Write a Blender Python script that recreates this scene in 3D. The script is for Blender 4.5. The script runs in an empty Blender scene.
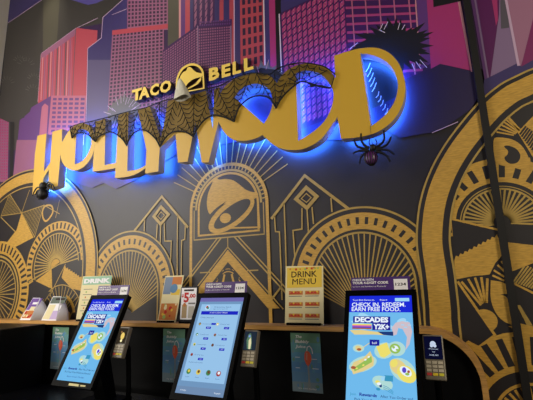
import bpy, bmesh, math, random
from mathutils import Vector, Matrix
from mathutils.geometry import tessellate_polygon
random.seed(7)
PI = math.pi
EYE = 1.5            # camera height
D = 2.2              # distance to the mural wall
SC = bpy.context.scene
COL = SC.collection
# ---------------------------------------------------------------- camera frame
AX = ((0.90608511, -0.11301868, -0.40772117), (0.4219069, 0.16917466, 0.89071573), (-0.03169142, -0.97908463, 0.20097))
FOC = 390.0
def ray(px, py):
    d = (px - 266.5, py - 200.0, FOC)
    return [sum(a*b for a, b in zip(r, d)) for r in AX]
def at(px, py, y):
    """point of the place seen at a pixel, on the plane y metres in front of the camera"""
    r = ray(px, py); k = y / r[1]
    return Vector((r[0]*k, y, r[2]*k + EYE))
def wl(px, py, y=D):
    """wall coordinates (metres right of / above the camera axis)"""
    p = at(px, py, y); return (p.x, p.z)
cam_d = bpy.data.cameras.new('camera'); cam = bpy.data.objects.new('camera', cam_d); COL.objects.link(cam)
r0 = Vector([AX[i][0] for i in range(3)]); r1 = -Vector([AX[i][1] for i in range(3)]); r2 = -Vector([AX[i][2] for i in range(3)])
m = Matrix.Identity(4)
for i in range(3):
    m[i][0] = r0[i]; m[i][1] = r1[i]; m[i][2] = r2[i]
m[2][3] = EYE
cam.matrix_world = m
cam_d.sensor_width = 36; cam_d.lens = 36*FOC/533; cam_d.clip_start = 0.02
SC.camera = cam
SC.view_settings.view_transform = 'Standard'; SC.view_settings.look = 'None'
SC.view_settings.gamma = 1; SC.view_settings.use_curve_mapping = False; SC.view_settings.exposure = 0

# ---------------------------------------------------------------- materials
def lin(c):
    return tuple(((v/255)/12.92 if v/255 <= .04045 else ((v/255+.055)/1.055)**2.4) for v in c)
MATS = {}
def mat(name, rgb, rough=.55, metal=0., spec=.4, noise=0., nscale=30., stretch=(1, 1, 1), bump=0., coat=0.):
    if name in MATS: return MATS[name]
    m = bpy.data.materials.new(name); m.use_nodes = True
    nt = m.node_tree; b = nt.nodes['Principled BSDF']; c = lin(rgb) + (1,)
    b.inputs['Base Color'].default_value = c
    b.inputs['Roughness'].default_value = rough; b.inputs['Metallic'].default_value = metal
    b.inputs['Specular IOR Level'].default_value = spec
    if coat: b.inputs['Coat Weight'].default_value = coat; b.inputs['Coat Roughness'].default_value = .15
    if noise or bump:
        tc = nt.nodes.new('ShaderNodeTexCoord'); mp = nt.nodes.new('ShaderNodeMapping'); mp.inputs['Scale'].default_value = stretch
        nz = nt.nodes.new('ShaderNodeTexNoise'); nz.inputs['Scale'].default_value = nscale; nz.inputs['Detail'].default_value = 6
        nt.links.new(tc.outputs['Object'], mp.inputs[0]); nt.links.new(mp.outputs[0], nz.inputs['Vector'])
        if noise:
            rp = nt.nodes.new('ShaderNodeValToRGB')
            rp.color_ramp.elements[0].position = .3; rp.color_ramp.elements[1].position = .7
            rp.color_ramp.elements[0].color = tuple(v*(1-noise) for v in c[:3]) + (1,)
            rp.color_ramp.elements[1].color = tuple(min(1, v*(1+noise)) for v in c[:3]) + (1,)
            nt.links.new(nz.outputs['Fac'], rp.inputs[0]); nt.links.new(rp.outputs[0], b.inputs['Base Color'])
        if bump:
            bp = nt.nodes.new('ShaderNodeBump'); bp.inputs['Strength'].default_value = bump; bp.inputs['Distance'].default_value = .002
            nt.links.new(nz.outputs['Fac'], bp.inputs['Height']); nt.links.new(bp.outputs[0], b.inputs['Normal'])
    MATS[name] = m; return m
def emis(name, rgb, s=1.):
    if name in MATS: return MATS[name]
    m = bpy.data.materials.new(name); m.use_nodes = True; nt = m.node_tree
    nt.nodes.remove(nt.nodes['Principled BSDF'])
    e = nt.nodes.new('ShaderNodeEmission'); e.inputs[0].default_value = lin(rgb) + (1,); e.inputs[1].default_value = s
    nt.links.new(e.outputs[0], nt.nodes['Material Output'].inputs[0])
    MATS[name] = m; return m
VR = .46   # satin vinyl print
def vin(name, rgb, **k): return mat('print_'+name, rgb, rough=VR, spec=.5, **k)
black = vin('black', (34, 30, 33), noise=.08, nscale=9)
gold = vin('gold', (190, 148, 62), noise=.2, nscale=30, stretch=(1, 1, 5))
goldl = vin('gold_line', (172, 142, 70), noise=.1, nscale=30)
GOLDF = mat('letter_gold', (205, 164, 58), rough=.42, spec=.4)
SIDE = mat('letter_return', (180, 176, 172), rough=.4, spec=.5)
BLK = mat('black_laminate', (8, 8, 9), rough=.4, spec=.15)
BLKM = mat('black_plastic', (4, 4, 5), rough=.5, spec=.05)
WOOD = mat('oak_edge', (190, 142, 78), rough=.5, noise=.25, nscale=12, stretch=(.6, 6, 14))
PLAST = mat('beige_plaster', (205, 196, 176), rough=.85, noise=.05, nscale=4)

# ---------------------------------------------------------------- object helpers
def tag(o, label=None, cat=None, group=None, kind=None):
    for k, v in (('label', label), ('category', cat), ('group', group), ('kind', kind)):
        if v: o[k] = v
    return o
def empty(name, loc, rot=(0, 0, 0)):
    o = bpy.data.objects.new(name, None); COL.objects.link(o); o.location = loc; o.rotation_euler = rot; o.empty_display_size = .05
    return o
def link(name, me, parent=None, local=False):
    o = bpy.data.objects.new(name, me); COL.objects.link(o)
    if parent:
        o.parent = parent
        if not local:     # mesh given in world coordinates
            o.matrix_parent_inverse = wmat(parent).inverted()
    return o
def wmat(o):
    mm = Matrix.LocRotScale(o.location, o.rotation_euler, None)
    if o.parent: mm = wmat(o.parent) @ o.matrix_parent_inverse @ mm
    return mm
class MB:
    """collects world-space geometry for one mesh object"""
    def __init__(s): s.v = []; s.f = []; s.mi = []; s.mats = []; s.sm = False
    def mid(s, m):
        if m not in s.mats: s.mats.append(m)
        return s.mats.index(m)
    def add(s, vs, fs, m):
        n = len(s.v); s.v += [tuple(v) for v in vs]; k = s.mid(m)
        for f in fs: s.f.append([i+n for i in f]); s.mi.append(k)
        return s
    def box(s, c, d, m, M=None):
        vs = []
        for x in (-.5, .5):
            for y in (-.5, .5):
                for z in (-.5, .5):
                    p = Vector((x*d[0], y*d[1], z*d[2]))
                    if M: p = M @ p
                    vs.append(p + Vector(c))
        return s.add(vs, [(0, 1, 3, 2), (4, 6, 7, 5), (0, 4, 5, 1), (2, 3, 7, 6), (0, 2, 6, 4), (1, 5, 7, 3)], m)
    def hexa(s, vs, m):   # 4 front + 4 back corners
        return s.add(vs, [(0, 1, 2, 3), (7, 6, 5, 4), (0, 4, 5, 1), (1, 5, 6, 2), (2, 6, 7, 3), (3, 7, 4, 0)], m)
    def prism(s, pts, y0, y1, m, ms=None):
        """polygon in wall coordinates (x,z) pulled from y0 (front) to y1"""
        n = len(pts); F = [(p[0], y0, p[1]) for p in pts]; B = [(p[0], y1, p[1]) for p in pts]
        tris = tessellate_polygon([[Vector((p[0], p[1], 0)) for p in pts]])
        s.add(F+B, [tuple(t) for t in tris] + [tuple(i+n for i in t[::-1]) for t in tris], m)
        s.add(F+B, [(i, (i+1) % n, (i+1) % n+n, i+n) for i in range(n)], ms or m)
        return s
    def tube(s, pts, r, m, seg=6, cap=True):
        pts = [Vector(p) for p in pts]; R = r if isinstance(r, (list, tuple)) else [r]*len(pts)
        rings = []; up = Vector((0, 1, .013)).normalized()
        for i, p in enumerate(pts):
            t = (pts[min(i+1, len(pts)-1)] - pts[max(i-1, 0)])
            if t.length < 1e-9: t = Vector((0, 0, 1))
            t.normalize(); a = t.cross(up)
            if a.length < .05: a = t.cross(Vector((1, 0, 0)))
            a.normalize(); b = t.cross(a)
            rings.append([p + (a*math.cos(2*PI*k/seg) + b*math.sin(2*PI*k/seg))*R[i] for k in range(seg)])
        vs = [v for q in rings for v in q]; fs = []
        for i in range(len(pts)-1):
            for k in range(seg): fs.append((i*seg+k, i*seg+(k+1) % seg, (i+1)*seg+(k+1) % seg, (i+1)*seg+k))
        if cap: fs.append(tuple(range(seg))[::-1]); fs.append(tuple((len(pts)-1)*seg+k for k in range(seg)))
        return s.add(vs, fs, m)
    def blob(s, c, r, m, n=14, rings=9, M=None, bumps=0):
        vs = []; fs = []
        for i in range(rings+1):
            th = PI*i/rings
            for k in range(n):
                ph = 2*PI*k/n; q = 1 + (bumps*random.uniform(-1, 1) if 0 < i < rings else 0)
                p = Vector((r[0]*math.sin(th)*math.cos(ph)*q, r[1]*math.sin(th)*math.sin(ph)*q, r[2]*math.cos(th)*q))
                if M: p = M @ p
                vs.append(p+Vector(c))
        for i in range(rings):
            for k in range(n): fs.append((i*n+k, i*n+(k+1) % n, (i+1)*n+(k+1) % n, (i+1)*n+k))
        return s.add(vs, fs, m)
    def build(s, name, parent=None, smooth=False, local=False, bevel=0, merge=False):
        me = bpy.data.meshes.new(name); me.from_pydata(s.v, [], s.f)
        for m in s.mats: me.materials.append(m)
        me.polygons.foreach_set('material_index', s.mi)
        me.validate(); bm = bmesh.new(); bm.from_mesh(me)
        if merge or bevel: bmesh.ops.remove_doubles(bm, verts=bm.verts, dist=1e-6)
        bmesh.ops.recalc_face_normals(bm, faces=bm.faces)
        bm.to_mesh(me); bm.free()
        if smooth: me.polygons.foreach_set('use_smooth', [True]*len(me.polygons))
        o = link(name, me, parent, local)
        if bevel:
            b = o.modifiers.new('bevel', 'BEVEL'); b.width = bevel; b.segments = 2; b.limit_method = 'ANGLE'
        return o

def text_mesh(txt, bold=0.):
    cu = bpy.data.curves.new('t', 'FONT'); cu.body = txt; cu.size = 1; cu.offset = bold; cu.resolution_u = 2
    o = bpy.data.objects.new('t', cu); COL.objects.link(o)
    dg = bpy.context.evaluated_depsgraph_get(); me = o.evaluated_get(dg).to_mesh()
    vs = [(v.co.x, v.co.y) for v in me.vertices]; fs = [tuple(p.vertices) for p in me.polygons]
    o.evaluated_get(dg).to_mesh_clear(); bpy.data.objects.remove(o); bpy.data.curves.remove(cu)
    return vs, fs
_tc = {}
class Canvas(MB):
    """flat artwork on a plane: local x right, y up, printed layers lifted by a hair"""
    def __init__(s, o, ex, ey, en, step=.0004):
        super().__init__(); s.o = Vector(o); s.ex = Vector(ex); s.ey = Vector(ey); s.en = Vector(en); s.step = step
    def P(s, x, y, l): return s.o + s.ex*x + s.ey*y + s.en*(l*s.step)
    def poly(s, pts, m, l=1):
        s.pc = getattr(s, 'pc', 0) + 1; l = l + (s.pc % 240)*.003
        tris = tessellate_polygon([[Vector((p[0], p[1], 0)) for p in pts]])
        return s.add([s.P(p[0], p[1], l) for p in pts], [tuple(t) for t in tris], m)
    def quad(s, pts, m, l=1): return s.add([s.P(p[0], p[1], l) for p in pts], [(0, 1, 2, 3)], m)
    def rect(s, x0, y0, x1, y1, m, l=1): return s.quad([(x0, y0), (x1, y0), (x1, y1), (x0, y1)], m, l)
    def strip(s, pts, w, m, l=1, closed=False, off=0.):
        """band along a path; off shifts its centre line to the left of travel"""
        n = len(pts); L = []
        for i in range(n):
            a = pts[(i-1) % n] if (closed or i > 0) else pts[i]; b = pts[(i+1) % n] if (closed or i < n-1) else pts[i]; c = pts[i]
            d1 = Vector((c[0]-a[0], c[1]-a[1])); d2 = Vector((b[0]-c[0], b[1]-c[1]))
            if d1.length < 1e-9: d1 = d2.copy()
            if d2.length < 1e-9: d2 = d1.copy()
            n1 = Vector((-d1.y, d1.x)).normalized(); n2 = Vector((-d2.y, d2.x)).normalized(); nn = (n1+n2)
            if nn.length < 1e-6: nn = n1
            nn.normalize(); k = 1/max(.35, nn.dot(n1))
            L.append((c[0]+nn.x*k*(off+w/2), c[1]+nn.y*k*(off+w/2))); L.append((c[0]+nn.x*k*(off-w/2), c[1]+nn.y*k*(off-w/2)))
        fs = [(2*i, 2*i+1, 2*i+3, 2*i+2) for i in range(n-1)]
        if closed: fs.append((2*n-2, 2*n-1, 1, 0))
        return s.add([s.P(p[0], p[1], l) for p in L], fs, m)
    def line(s, a, b, w, m, l=1): return s.strip([a, b], w, m, l)
    def disc(s, c, r, m, l=1, n=24, r2=None, rot=0.):
        r2 = r2 or r
        return s.poly([(c[0]+r*math.cos(2*PI*k/n)*math.cos(rot)-r2*math.sin(2*PI*k/n)*math.sin(rot),
                        c[1]+r*math.cos(2*PI*k/n)*math.sin(rot)+r2*math.sin(2*PI*k/n)*math.cos(rot)) for k in range(n)], m, l)
    def ring(s, c, r0, r1, m, l=1, a0=0., a1=2*PI, n=48):
        rr = (r0+r1)/2
        return s.strip([(c[0]+rr*math.cos(a0+(a1-a0)*k/n), c[1]+rr*math.sin(a0+(a1-a0)*k/n)) for k in range(n+1)], abs(r1-r0), m, l)
    def grid(s, q, nc, nr, fx, fy, m, l=1, skew=0., jitter=0.):
        """windows: q = 4 corners tl,tr,br,bl; fx,fy share of a cell that is window"""
        def B(u, v):
            a = [q[0][i]*(1-u)+q[1][i]*u for i in (0, 1)]; b = [q[3][i]*(1-u)+q[2][i]*u for i in (0, 1)]
            return (a[0]*(1-v)+b[0]*v, a[1]*(1-v)+b[1]*v)
        for i in range(nc):
            for j in range(nr):
                u0 = (i+.5-fx/2)/nc; u1 = (i+.5+fx/2)/nc; v0 = (j+.5-fy/2)/nr; v1 = (j+.5+fy/2)/nr; k = skew/nr
                s.quad([B(u0, v0+k/2), B(u1, v0-k/2), B(u1, v1-k/2), B(u0, v1+k/2)], m, l)
    def text(s, txt, x, y, h, m, l=2, w=None, bold=0., align='l', shear=0.):
        """cap height h; optional total width w"""
        key = (txt, bold)
        if key not in _tc: _tc[key] = text_mesh(txt, bold)
        vs, fs = _tc[key]
        if not vs: return s
        x0 = min(v[0] for v in vs); x1 = max(v[0] for v in vs); k = h/.69; kx = (w/(x1-x0)) if w else k
        W = (x1-x0)*kx; ox = {'l': 0, 'c': -W/2, 'r': -W}[align]
        return s.add([s.P(x+ox+(v[0]-x0)*kx+shear*v[1]*k, y+v[1]*k, l) for v in vs], fs, m)

def smooth_path(pts, n=6, closed=True):
    """pts: (x,y) smooth, (x,y,1) corner -> Catmull-Rom between corners"""
    N = len(pts); out = []
    for i in range(N if closed else N-1):
        p1 = pts[i]; p2 = pts[(i+1) % N]
        c1 = len(p1) > 2 or (not closed and i == 0); c2 = len(p2) > 2 or (not closed and i == N-2)
        if c1 and c2: out.append((p1[0], p1[1])); continue
        p0 = p1 if c1 else pts[(i-1) % N]; p3 = p2 if c2 else pts[(i+2) % N]
        for k in range(n):
            t = k/n
            out.append(tuple(.5*((2*p1[a]) + (-p0[a]+p2[a])*t + (2*p0[a]-5*p1[a]+4*p2[a]-p3[a])*t*t + (-p0[a]+3*p1[a]-3*p2[a]+p3[a])*t**3) for a in (0, 1)))
    if not closed: out.append((pts[-1][0], pts[-1][1]))
    return out
def plate(name, loops, y0, y1, mface, mside, parent, offset=0., bevel=0.):
    """outline(s) with holes in wall coordinates -> solid letter between y0 (front) and y1 (back)"""
    cu = bpy.data.curves.new(name, 'CURVE'); cu.dimensions = '2D'; cu.fill_mode = 'BOTH'; cu.extrude = (y1-y0)/2; cu.offset = offset
    cx = sum(p[0] for p in loops[0])/len(loops[0]); cz = sum(p[1] for p in loops[0])/len(loops[0])
    for lp in loops:
        sp = cu.splines.new('POLY'); sp.points.add(len(lp)-1); sp.use_cyclic_u = True
        for i, p in enumerate(lp): sp.points[i].co = (p[0]-cx, p[1]-cz, 0, 1)
    t = bpy.data.objects.new('t', cu); COL.objects.link(t)
    dg = bpy.context.evaluated_depsgraph_get(); me = bpy.data.meshes.new_from_object(t.evaluated_get(dg))
    bpy.data.objects.remove(t); bpy.data.curves.remove(cu)
    me.name = name; me.materials.clear(); me.materials.append(mface); me.materials.append(mside)
    for p in me.polygons: p.material_index = 0 if p.normal.z > .9 else 1
    # local z -> -y
    me.transform(Matrix(((1, 0, 0, 0), (0, 0, -1, 0), (0, 1, 0, 0), (0, 0, 0, 1))))
    me.transform(Matrix.Translation((cx, (y0+y1)/2, cz)))
    return link(name, me, parent)

# ================================================================ SETTING
def wq(pts, y=D): return [wl(p[0], p[1], y) for p in pts]
XL = -1.795*D
WC = Canvas((0, D, 0), (1, 0, 0), (0, 0, 1), (0, -1, 0), step=.0003)
# masonry body of the wall
WC.box(((XL+3)/2-.01, D+.06, 2.45), (3-XL+.3, .11, 4.9), black)
def U(px, py): return wl(px, py)
def Q(*pts): return [wl(*p) for p in pts]
c_city = vin('night', (52, 30, 68)); c_navy = vin('navy', (58, 48, 98)); c_navyl = vin('navy_light', (86, 76, 112))
c_pink = vin('pink', (180, 66, 100)); c_pinkd = vin('magenta', (158, 48, 104)); c_mauve = vin('mauve', (140, 86, 116)); c_red = vin('rose_red', (168, 66, 80))
c_win = vin('window', (50, 34, 60)); c_line = vin('pale_line', (190, 160, 190)); c_purp = vin('purple', (92, 52, 112))
c_dk = vin('tower_dark', (58, 54, 52)); c_olive = vin('olive_grey', (76, 72, 62)); c_viol = vin('violet', (82, 72, 140)); c_maroon = vin('maroon', (84, 24, 82))
c_palm = vin('palm', (24, 22, 25)); c_palm2 = vin('palm_grey', (92, 88, 86)); c_lav = vin('lavender', (128, 104, 140)); c_rose = vin('dusty_rose', (154, 106, 134))
c_white = vin('hairline', (205, 190, 200)); c_grey = vin('slate', (84, 78, 90)); c_mag = vin('deep_magenta', (120, 36, 92)); c_strp = vin('stripe_light', (190, 130, 136))
c_blk2 = vin('ink', (24, 21, 25)); c_pinkp = vin('pink_pale', (170, 94, 118)); c_grid = vin('grid_pink', (160, 58, 106)); c_gd = vin('grid_dark', (60, 26, 78))
px = WC.poly
# city backdrop
px([(XL, 4.75)] + Q((8, 23), (0, 186), (36, 172), (60, 178), (92, 188), (103.5, 183), (116, 189), (135, 180), (180, 152), (297, 131), (330, 117), (365, 118), (402, 90), (440, 64), (470, 71.5), (533, 58), (600, 30)) + [(1.6, 4.75)], c_city, 1)
px(Q((9.9, -2), (8, 23), (42, 0), (44, -4)), c_navy, 3)
px(Q((12, -10), (9.9, 0), (1, 90), (0, 150), (30, 150), (41, 110), (41.5, 54), (42, 0)), c_dk, 2)
WC.strip(Q((8, 23), (42, 0)), .006, c_line, 4)
px(Q((42, -5), (41.6, 54), (76.5, 28), (112, 22), (130, -4)), c_dk, 2)
px(Q((43.5, -5), (43, 52), (57, 42), (60, -5)), c_olive, 3)  # even olive strip, slightly lighter than the dark tone around it
px(Q((62, -3), (88, 5), (97, 3), (110, -3)), c_viol, 3)
WC.strip(Q((77, 28), (98, 18)), .005, c_line, 4)
# striped pink building
px(Q((41.6, 53.5), (76.5, 28), (97.5, 30.5), (97, 42), (87.5, 49), (86.5, 97), (38, 104)), c_red, 4)
px(Q((41.6, 53.5), (76.5, 28), (74.5, 36), (42, 59)), c_mauve, 5)
for i in range(15):
    x0 = 42.5 + i*2.1; w = (.9, 1.3, .6, 1.1)[i % 4]; t = 58 - (x0-42)*.66
    px(Q((x0, t), (x0+w, t-.6), (x0+w-1.8, 100), (x0-1.8, 100)), (c_strp, c_mauve, c_pinkp, c_grey)[i % 4], 6)
WC.strip(Q((76, 29), (72.5, 96)), .008, c_grey, 6); WC.strip(Q((41.6, 53.5), (76.5, 28)), .004, c_line, 7)
WC.strip(Q((41.3, 54), (38, 102)), .004, c_line, 7)
px(Q((51.5, 95.7), (86.6, 95.7), (84, 145), (46, 160)), c_pinkp, 7)
WC.grid(Q((52.5, 97), (86, 97), (84, 138), (50, 138)), 6, 9, .68, .55, c_purp, 8)
px(Q((51.5, 95.7), (25.5, 111), (20, 150), (48, 165), (50, 130)), c_purp, 6)
px(Q((42, 107), (45, 103.5), (48.5, 106), (46, 150), (38, 150)), c_pinkp, 7)
px(Q((20, 118), (41, 118), (38, 174), (15, 174)), c_purp, 5); px(Q((17, 140), (39, 140), (36, 180), (13, 180)), c_mauve, 6)
px(Q((-6, 115), (9, 118), (8, 182), (-6, 182)), c_mauve, 6); WC.grid(Q((-5, 118), (9, 118), (8, 180), (-6, 180)), 6, 22, .6, .6, c_pinkd, 7)
# slate / navy setback tower
px(Q((127, -3), (103, 17.5), (101.5, 38), (88, 48.5), (86, 160), (110, 160), (112.5, 31), (128, 29), (128, -3)), c_navy, 5)
px(Q((88, 60), (86, 160), (108, 160), (111, 60)), c_navyl, 6)
WC.strip(Q((125, -2), (103, 17.5), (101.5, 38), (88, 48.5), (86, 128)), .006, c_line, 7)
WC.strip(Q((112, 15), (127, 9)), .004, c_line, 7)
# grid tower A
px(Q((127.5, -4), (168, -4), (168, 30), (127.5, 30)), c_mauve, 6); WC.grid(Q((128, -3), (167.5, -4), (167.5, 24), (127.5, 28)), 11, 8, .62, .66, c_win, 7)
px(Q((112.5, 32), (164, 27), (164, 115), (107, 130)), c_mauve, 6); WC.grid(Q((113, 34), (163.5, 29), (163, 112), (107.5, 120)), 14, 23, .62, .62, c_win, 7)
px(Q((112.5, 30.5), (168, 24), (168, 28.5), (112.3, 35.2)), c_red, 8)
# tall slabs behind the octagonal block
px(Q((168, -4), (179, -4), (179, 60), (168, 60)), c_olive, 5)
for a, b, mm, dx in ((179, 181, c_strp, 0), (181, 185.3, c_purp, 0), (185.3, 190, c_red, 0), (190, 193, c_navy, 0), (193, 215, c_gd, 0), (215, 220, c_navy, .3), (220, 224, c_red, .4), (224, 230, c_navy, .4), (230, 234.3, c_red, .5), (234.3, 235.4, c_line, .6), (235.4, 241, c_navy, .7)):
    px(Q((a-dx, -4), (b-dx, -4), (b-.5*dx, 95), (a-.5*dx, 95)), mm, 5)
WC.grid(Q((193, -3), (215, -5), (214, 22), (193, 27)), 4, 4, .4, .8, c_mauve, 6, skew=.5)
# octagonal grid block B
px(Q((163, 50), (198, 25), (232, 19), (232, 30), (231, 110), (160, 130)), c_gd, 6)
WC.grid(Q((163.2, 52), (198, 27), (198, 110), (162, 128)), 15, 30, .62, .6, c_mauve, 7)
WC.grid(Q((198.6, 28.5), (230.5, 26), (231, 100), (198, 108)), 14, 28, .62, .6, c_mauve, 7)
WC.grid(Q((200, 21), (231, 19), (231, 25), (199, 27)), 14, 2, .62, .6, c_purp, 7)
WC.strip(Q((198, 26), (198.3, 106)), .004, c_line, 8); WC.strip(Q((231, 26), (231.6, 96)), .004, c_line, 8)
# red frame tower D
px(Q((240, -4), (263, -4), (265, 80), (241, 84)), c_red, 6); WC.grid(Q((241, -3), (263, -6), (264.5, 74), (242, 80)), 4, 8, .55, .68, c_win, 7)
for a, b, mm in ((263, 264.2, c_white), (264.2, 269, c_navy), (269, 275, c_pinkd), (275, 281, c_blk2)):
    px(Q((a, -4), (b, -4), (b+2, 90), (a+2, 90)), mm, 6)
# big slanted grid E and long-window grid F
px(Q((281, -4), (345, -4), (352, 140), (297, 140)), c_gd, 5)
px(Q((279.5, 14), (322, -5), (344, -5), (349, 112), (300, 131), (285, 131)), c_gd, 7)
WC.grid(Q((281, 14), (344, -14), (350, 108), (287, 129)), 12, 17, .78, .74, c_grid, 8, skew=.35)
WC.grid(Q((281, 14), (344, -14), (350, 108), (287, 129)), 12, 34, .1, .42, c_strp, 9)
WC.strip(Q((279.3, 14), (284, 131)), .008, c_white, 9)
px(Q((281, -4), (281, 13), (320, -5)), c_navy, 8)
px(Q((344, -4), (416, -5), (422, 75), (349, 112)), c_gd, 6)
WC.grid(Q((345, -4), (416, -6), (423, 74), (350, 80)), 5, 10, 1., .3, c_grid, 7)
WC.grid(Q((345, -4), (416, -6), (423, 74), (350, 80)), 5, 10, .09, 1., c_pinkp, 8)
px(Q((297, 140), (300, 130), (345, 112), (366, 108), (366, 140)), c_navy, 8)
px(Q((346, 112), (346, 80), (365, 74), (368, 116)), c_pinkd, 8)
px(Q((416, -4), (427, -5), (433, 62), (421, 70)), c_purp, 8); WC.strip(Q((415.3, -3), (420, 66)), .007, c_strp, 9)
px(Q((426.5, -5), (458, -5), (472, 71), (440, 64), (431, 69)), c_pinkd, 8)
px(Q((456.5, -5), (459.5, -5), (472.5, 72), (470.8, 72)), c_strp, 9)
px(Q((433, -5), (464, -5), (461, 1.5), (433.5, 7.5)), c_blk2, 10)
# plum roof mass below
px(Q((366, 119), (368, 100), (404, 80), (440, 64), (472, 72), (486, 86), (470, 110), (440, 131), (400, 138)), vin('plum', (40, 30, 62)), 7)
WC.strip(Q((432, 133), (458, 122)), .004, c_line, 9)
# right of the joint
px(Q((472, -5), (600, -60), (600, 30), (533, 68), (487, 92)), c_maroon, 6)
px(Q((470, -5), (476, -5), (490, 84), (486, 88)), c_purp, 7); WC.strip(Q((474.5, -3), (488.5, 80)), .008, c_lav, 8)
px(Q((491, -5), (497, -5), (498, 20), (496, 26)), c_pinkd, 7)
px(Q((499.5, -5), (499, 15), (489, 87), (521, 67), (534, 15), (560, -40)), c_lav, 7)
px(Q((506, -5), (560, -40), (534, 15), (521, 66), (518, 66)), c_rose, 8)
px(Q((500, -5), (507, -5), (509, 28), (501, 29)), c_grey, 9)
WC.strip(Q((505, -5), (518.5, 66)), .011, c_line, 10)
px(Q((521, 67), (534, 15), (575, 0), (560, 45)), c_mag, 8)
px(Q((484, 80), (520, 62), (600, 25), (600, 60), (484, 96)), c_navy, 7.9)
# palms
def palm(c, tips, m, mh, l, w=.022, hair=.3):
    cx, cy = U(*c)
    for i, t in enumerate(tips):
        tx, ty = U(*t); d = Vector((tx-cx, ty-cy)); n = Vector((-d.y, d.x)).normalized()
        px([(cx-n.x*w*.4, cy-n.y*w*.4), (cx+d.x*.6-n.x*w, cy+d.y*.6-n.y*w), (tx, ty), (cx+d.x*.55+n.x*w, cy+d.y*.55+n.y*w), (cx+n.x*w*.4, cy+n.y*w*.4)], m, l)
        if random.random() < hair: WC.line((cx+d.x*.6, cy+d.y*.6), (tx, ty), .0035, mh, l+1)
px(Q((345, 55), (352, 49), (362, 42), (374, 36), (384, 36), (398, 35), (406, 39), (410, 45), (411, 51), (408, 57), (404, 64), (402, 80), (398, 96), (370, 110), (366, 70)), c_palm, 9)
palm((396, 46), [(354, 33.5), (362.5, 33), (369, 27), (376, 25), (381, 24), (387, 17), (391, 23), (396, 18), (401, 19), (406, 26), (413, 27), (425.5, 22.5), (428, 30), (434, 32), (431, 38), (434, 46), (427, 51), (431, 54.5), (429, 63), (425, 61), (428, 67), (417, 64), (412, 70), (352, 50), (347, 55)], c_palm, c_white, 10, .02, .0)
for a_, b_ in (((380, 30), (383, 24)), ((384, 30), (388, 22)), ((398, 30), (400, 23)), ((402, 30), (405, 25)), ((385, 33), (379, 30)), ((420, 60), (427, 68)), ((416, 62), (421, 69)), ((412, 64), (415, 71)), ((358, 43), (350, 49))):
    WC.line(U(*a_), U(*b_), .0038, c_white, 12.5)
for i in range(6):
    a = U(376+i*2.2, 98+i*4.2); WC.strip([a, (a[0]+.014, a[1]+.012), (a[0]+.02, a[1]+.034)], .004, c_white, 12)
for i in range(5):
    a = U(366+i*1.5, 72+i*5); WC.strip([a, (a[0]+.016, a[1]+.02), (a[0]+.03, a[1]+.05)], .004, c_white, 12)
px(Q((107, 113), (112, 105), (119, 99), (127, 97), (135, 100), (140, 105), (138, 120), (110, 125)), c_palm2, 9)
palm((122, 118), [(104, 112), (108, 106), (112, 102), (116, 97), (121, 94), (125, 91), (128, 96), (132, 94), (134, 100), (139, 99), (142, 103), (112, 108), (136, 107)], c_palm2, c_line, 10, .026, .8)
palm((262, 84), [(246, 74), (249, 69), (253, 64), (257, 66), (261, 60), (265, 65), (269, 60), (272, 66), (277, 65), (280, 70), (284, 72), (240, 79)], c_palm2, c_strp, 10, .03, .5)
px(Q((236, 84), (250, 72), (262, 68), (276, 70), (284, 76), (276, 92), (240, 96)), c_palm, 10)
px(Q((10.5, 120), (14.5, 120), (13, 186), (10, 186)), c_palm, 8)
for cx, cy, r in ((26, 66, 9), (33, 92, 8), (7, 84, 8), (4, 108, 7), (20, 62, 7), (34, 80, 7)):
    for k in range(7):
        a = -1.2+k*.42; p0 = (cx+math.sin(a)*r*.55, cy-math.cos(a)*r*.55); p1 = (cx+math.sin(a)*r, cy-math.cos(a)*r)
        WC.strip(Q(p0, p1), .006, c_palm2, 7)
px(Q((0, 96), (10, 92), (22, 96), (36, 94), (30, 112), (18, 122), (8, 122), (0, 118)), c_dk, 8)

# ---- gold deco pattern
AXU = -.588*D
def S(u, v): return (u*D, v*D+EYE)
def arc(c, r, a0, a1, n=40):
    return [(c[0]+r*math.cos(a0+(a1-a0)*k/n), c[1]+r*math.sin(a0+(a1-a0)*k/n)) for k in range(n+1)]
def rad(*a): return [math.radians(x) for x in a]
# rays over the bell arch, then the houses, small arches, bell arch, great arches
bc = S(-.588, .2205); R0 = .1365*D
for k in range(19):
    a = math.radians(27+k*126/18); r1 = (.245 if 3 < k < 15 else .225)*D
    WC.line((bc[0]+math.cos(a)*R0, bc[1]+math.sin(a)*R0), (bc[0]+math.cos(a)*r1, bc[1]+math.sin(a)*r1), .0065, goldl, 3)
hp = {k: wl(*v) for k, v in dict(pk=(304.7, 173.4), l=(271.3, 217.5), r=(347.2, 207.2), dt=(306, 183.8), dl=(292.8, 198.8), db=(306.9, 211), dr=(320, 196)).items()}
for sgn in (1, -1):
    def H(x, y, s=sgn):
        p = wl(x, y); return (p[0] if s > 0 else 2*AXU-p[0], p[1])
    w = .012
    WC.strip([H(271.3, 219), H(304.7, 175.5), H(350, 210)], .017, goldl, 2)
    WC.strip([H(306.2, 187.5), H(296, 199), H(307, 208), H(316.8, 196.5)], .022, goldl, 3, closed=True)
    WC.strip([H(306.3, 193.5), H(301.3, 198.6), H(306.6, 202.4), H(311.2, 197.6)], .006, goldl, 3, closed=True)
    for q in ([(274.5, 216), (275.5, 231.5), (279.5, 232), (281, 268), (282, 300)], [(284, 203), (285.5, 240), (287, 300)], [(302, 208), (302, 229), (293, 230.5), (294.5, 252), (296, 270)],
              [(307, 209.5), (308.5, 232)], [(312, 207), (313.5, 224)], [(331, 198), (332, 212)]):
        WC.strip([H(*p) for p in q], .0085, goldl, 2)
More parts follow.
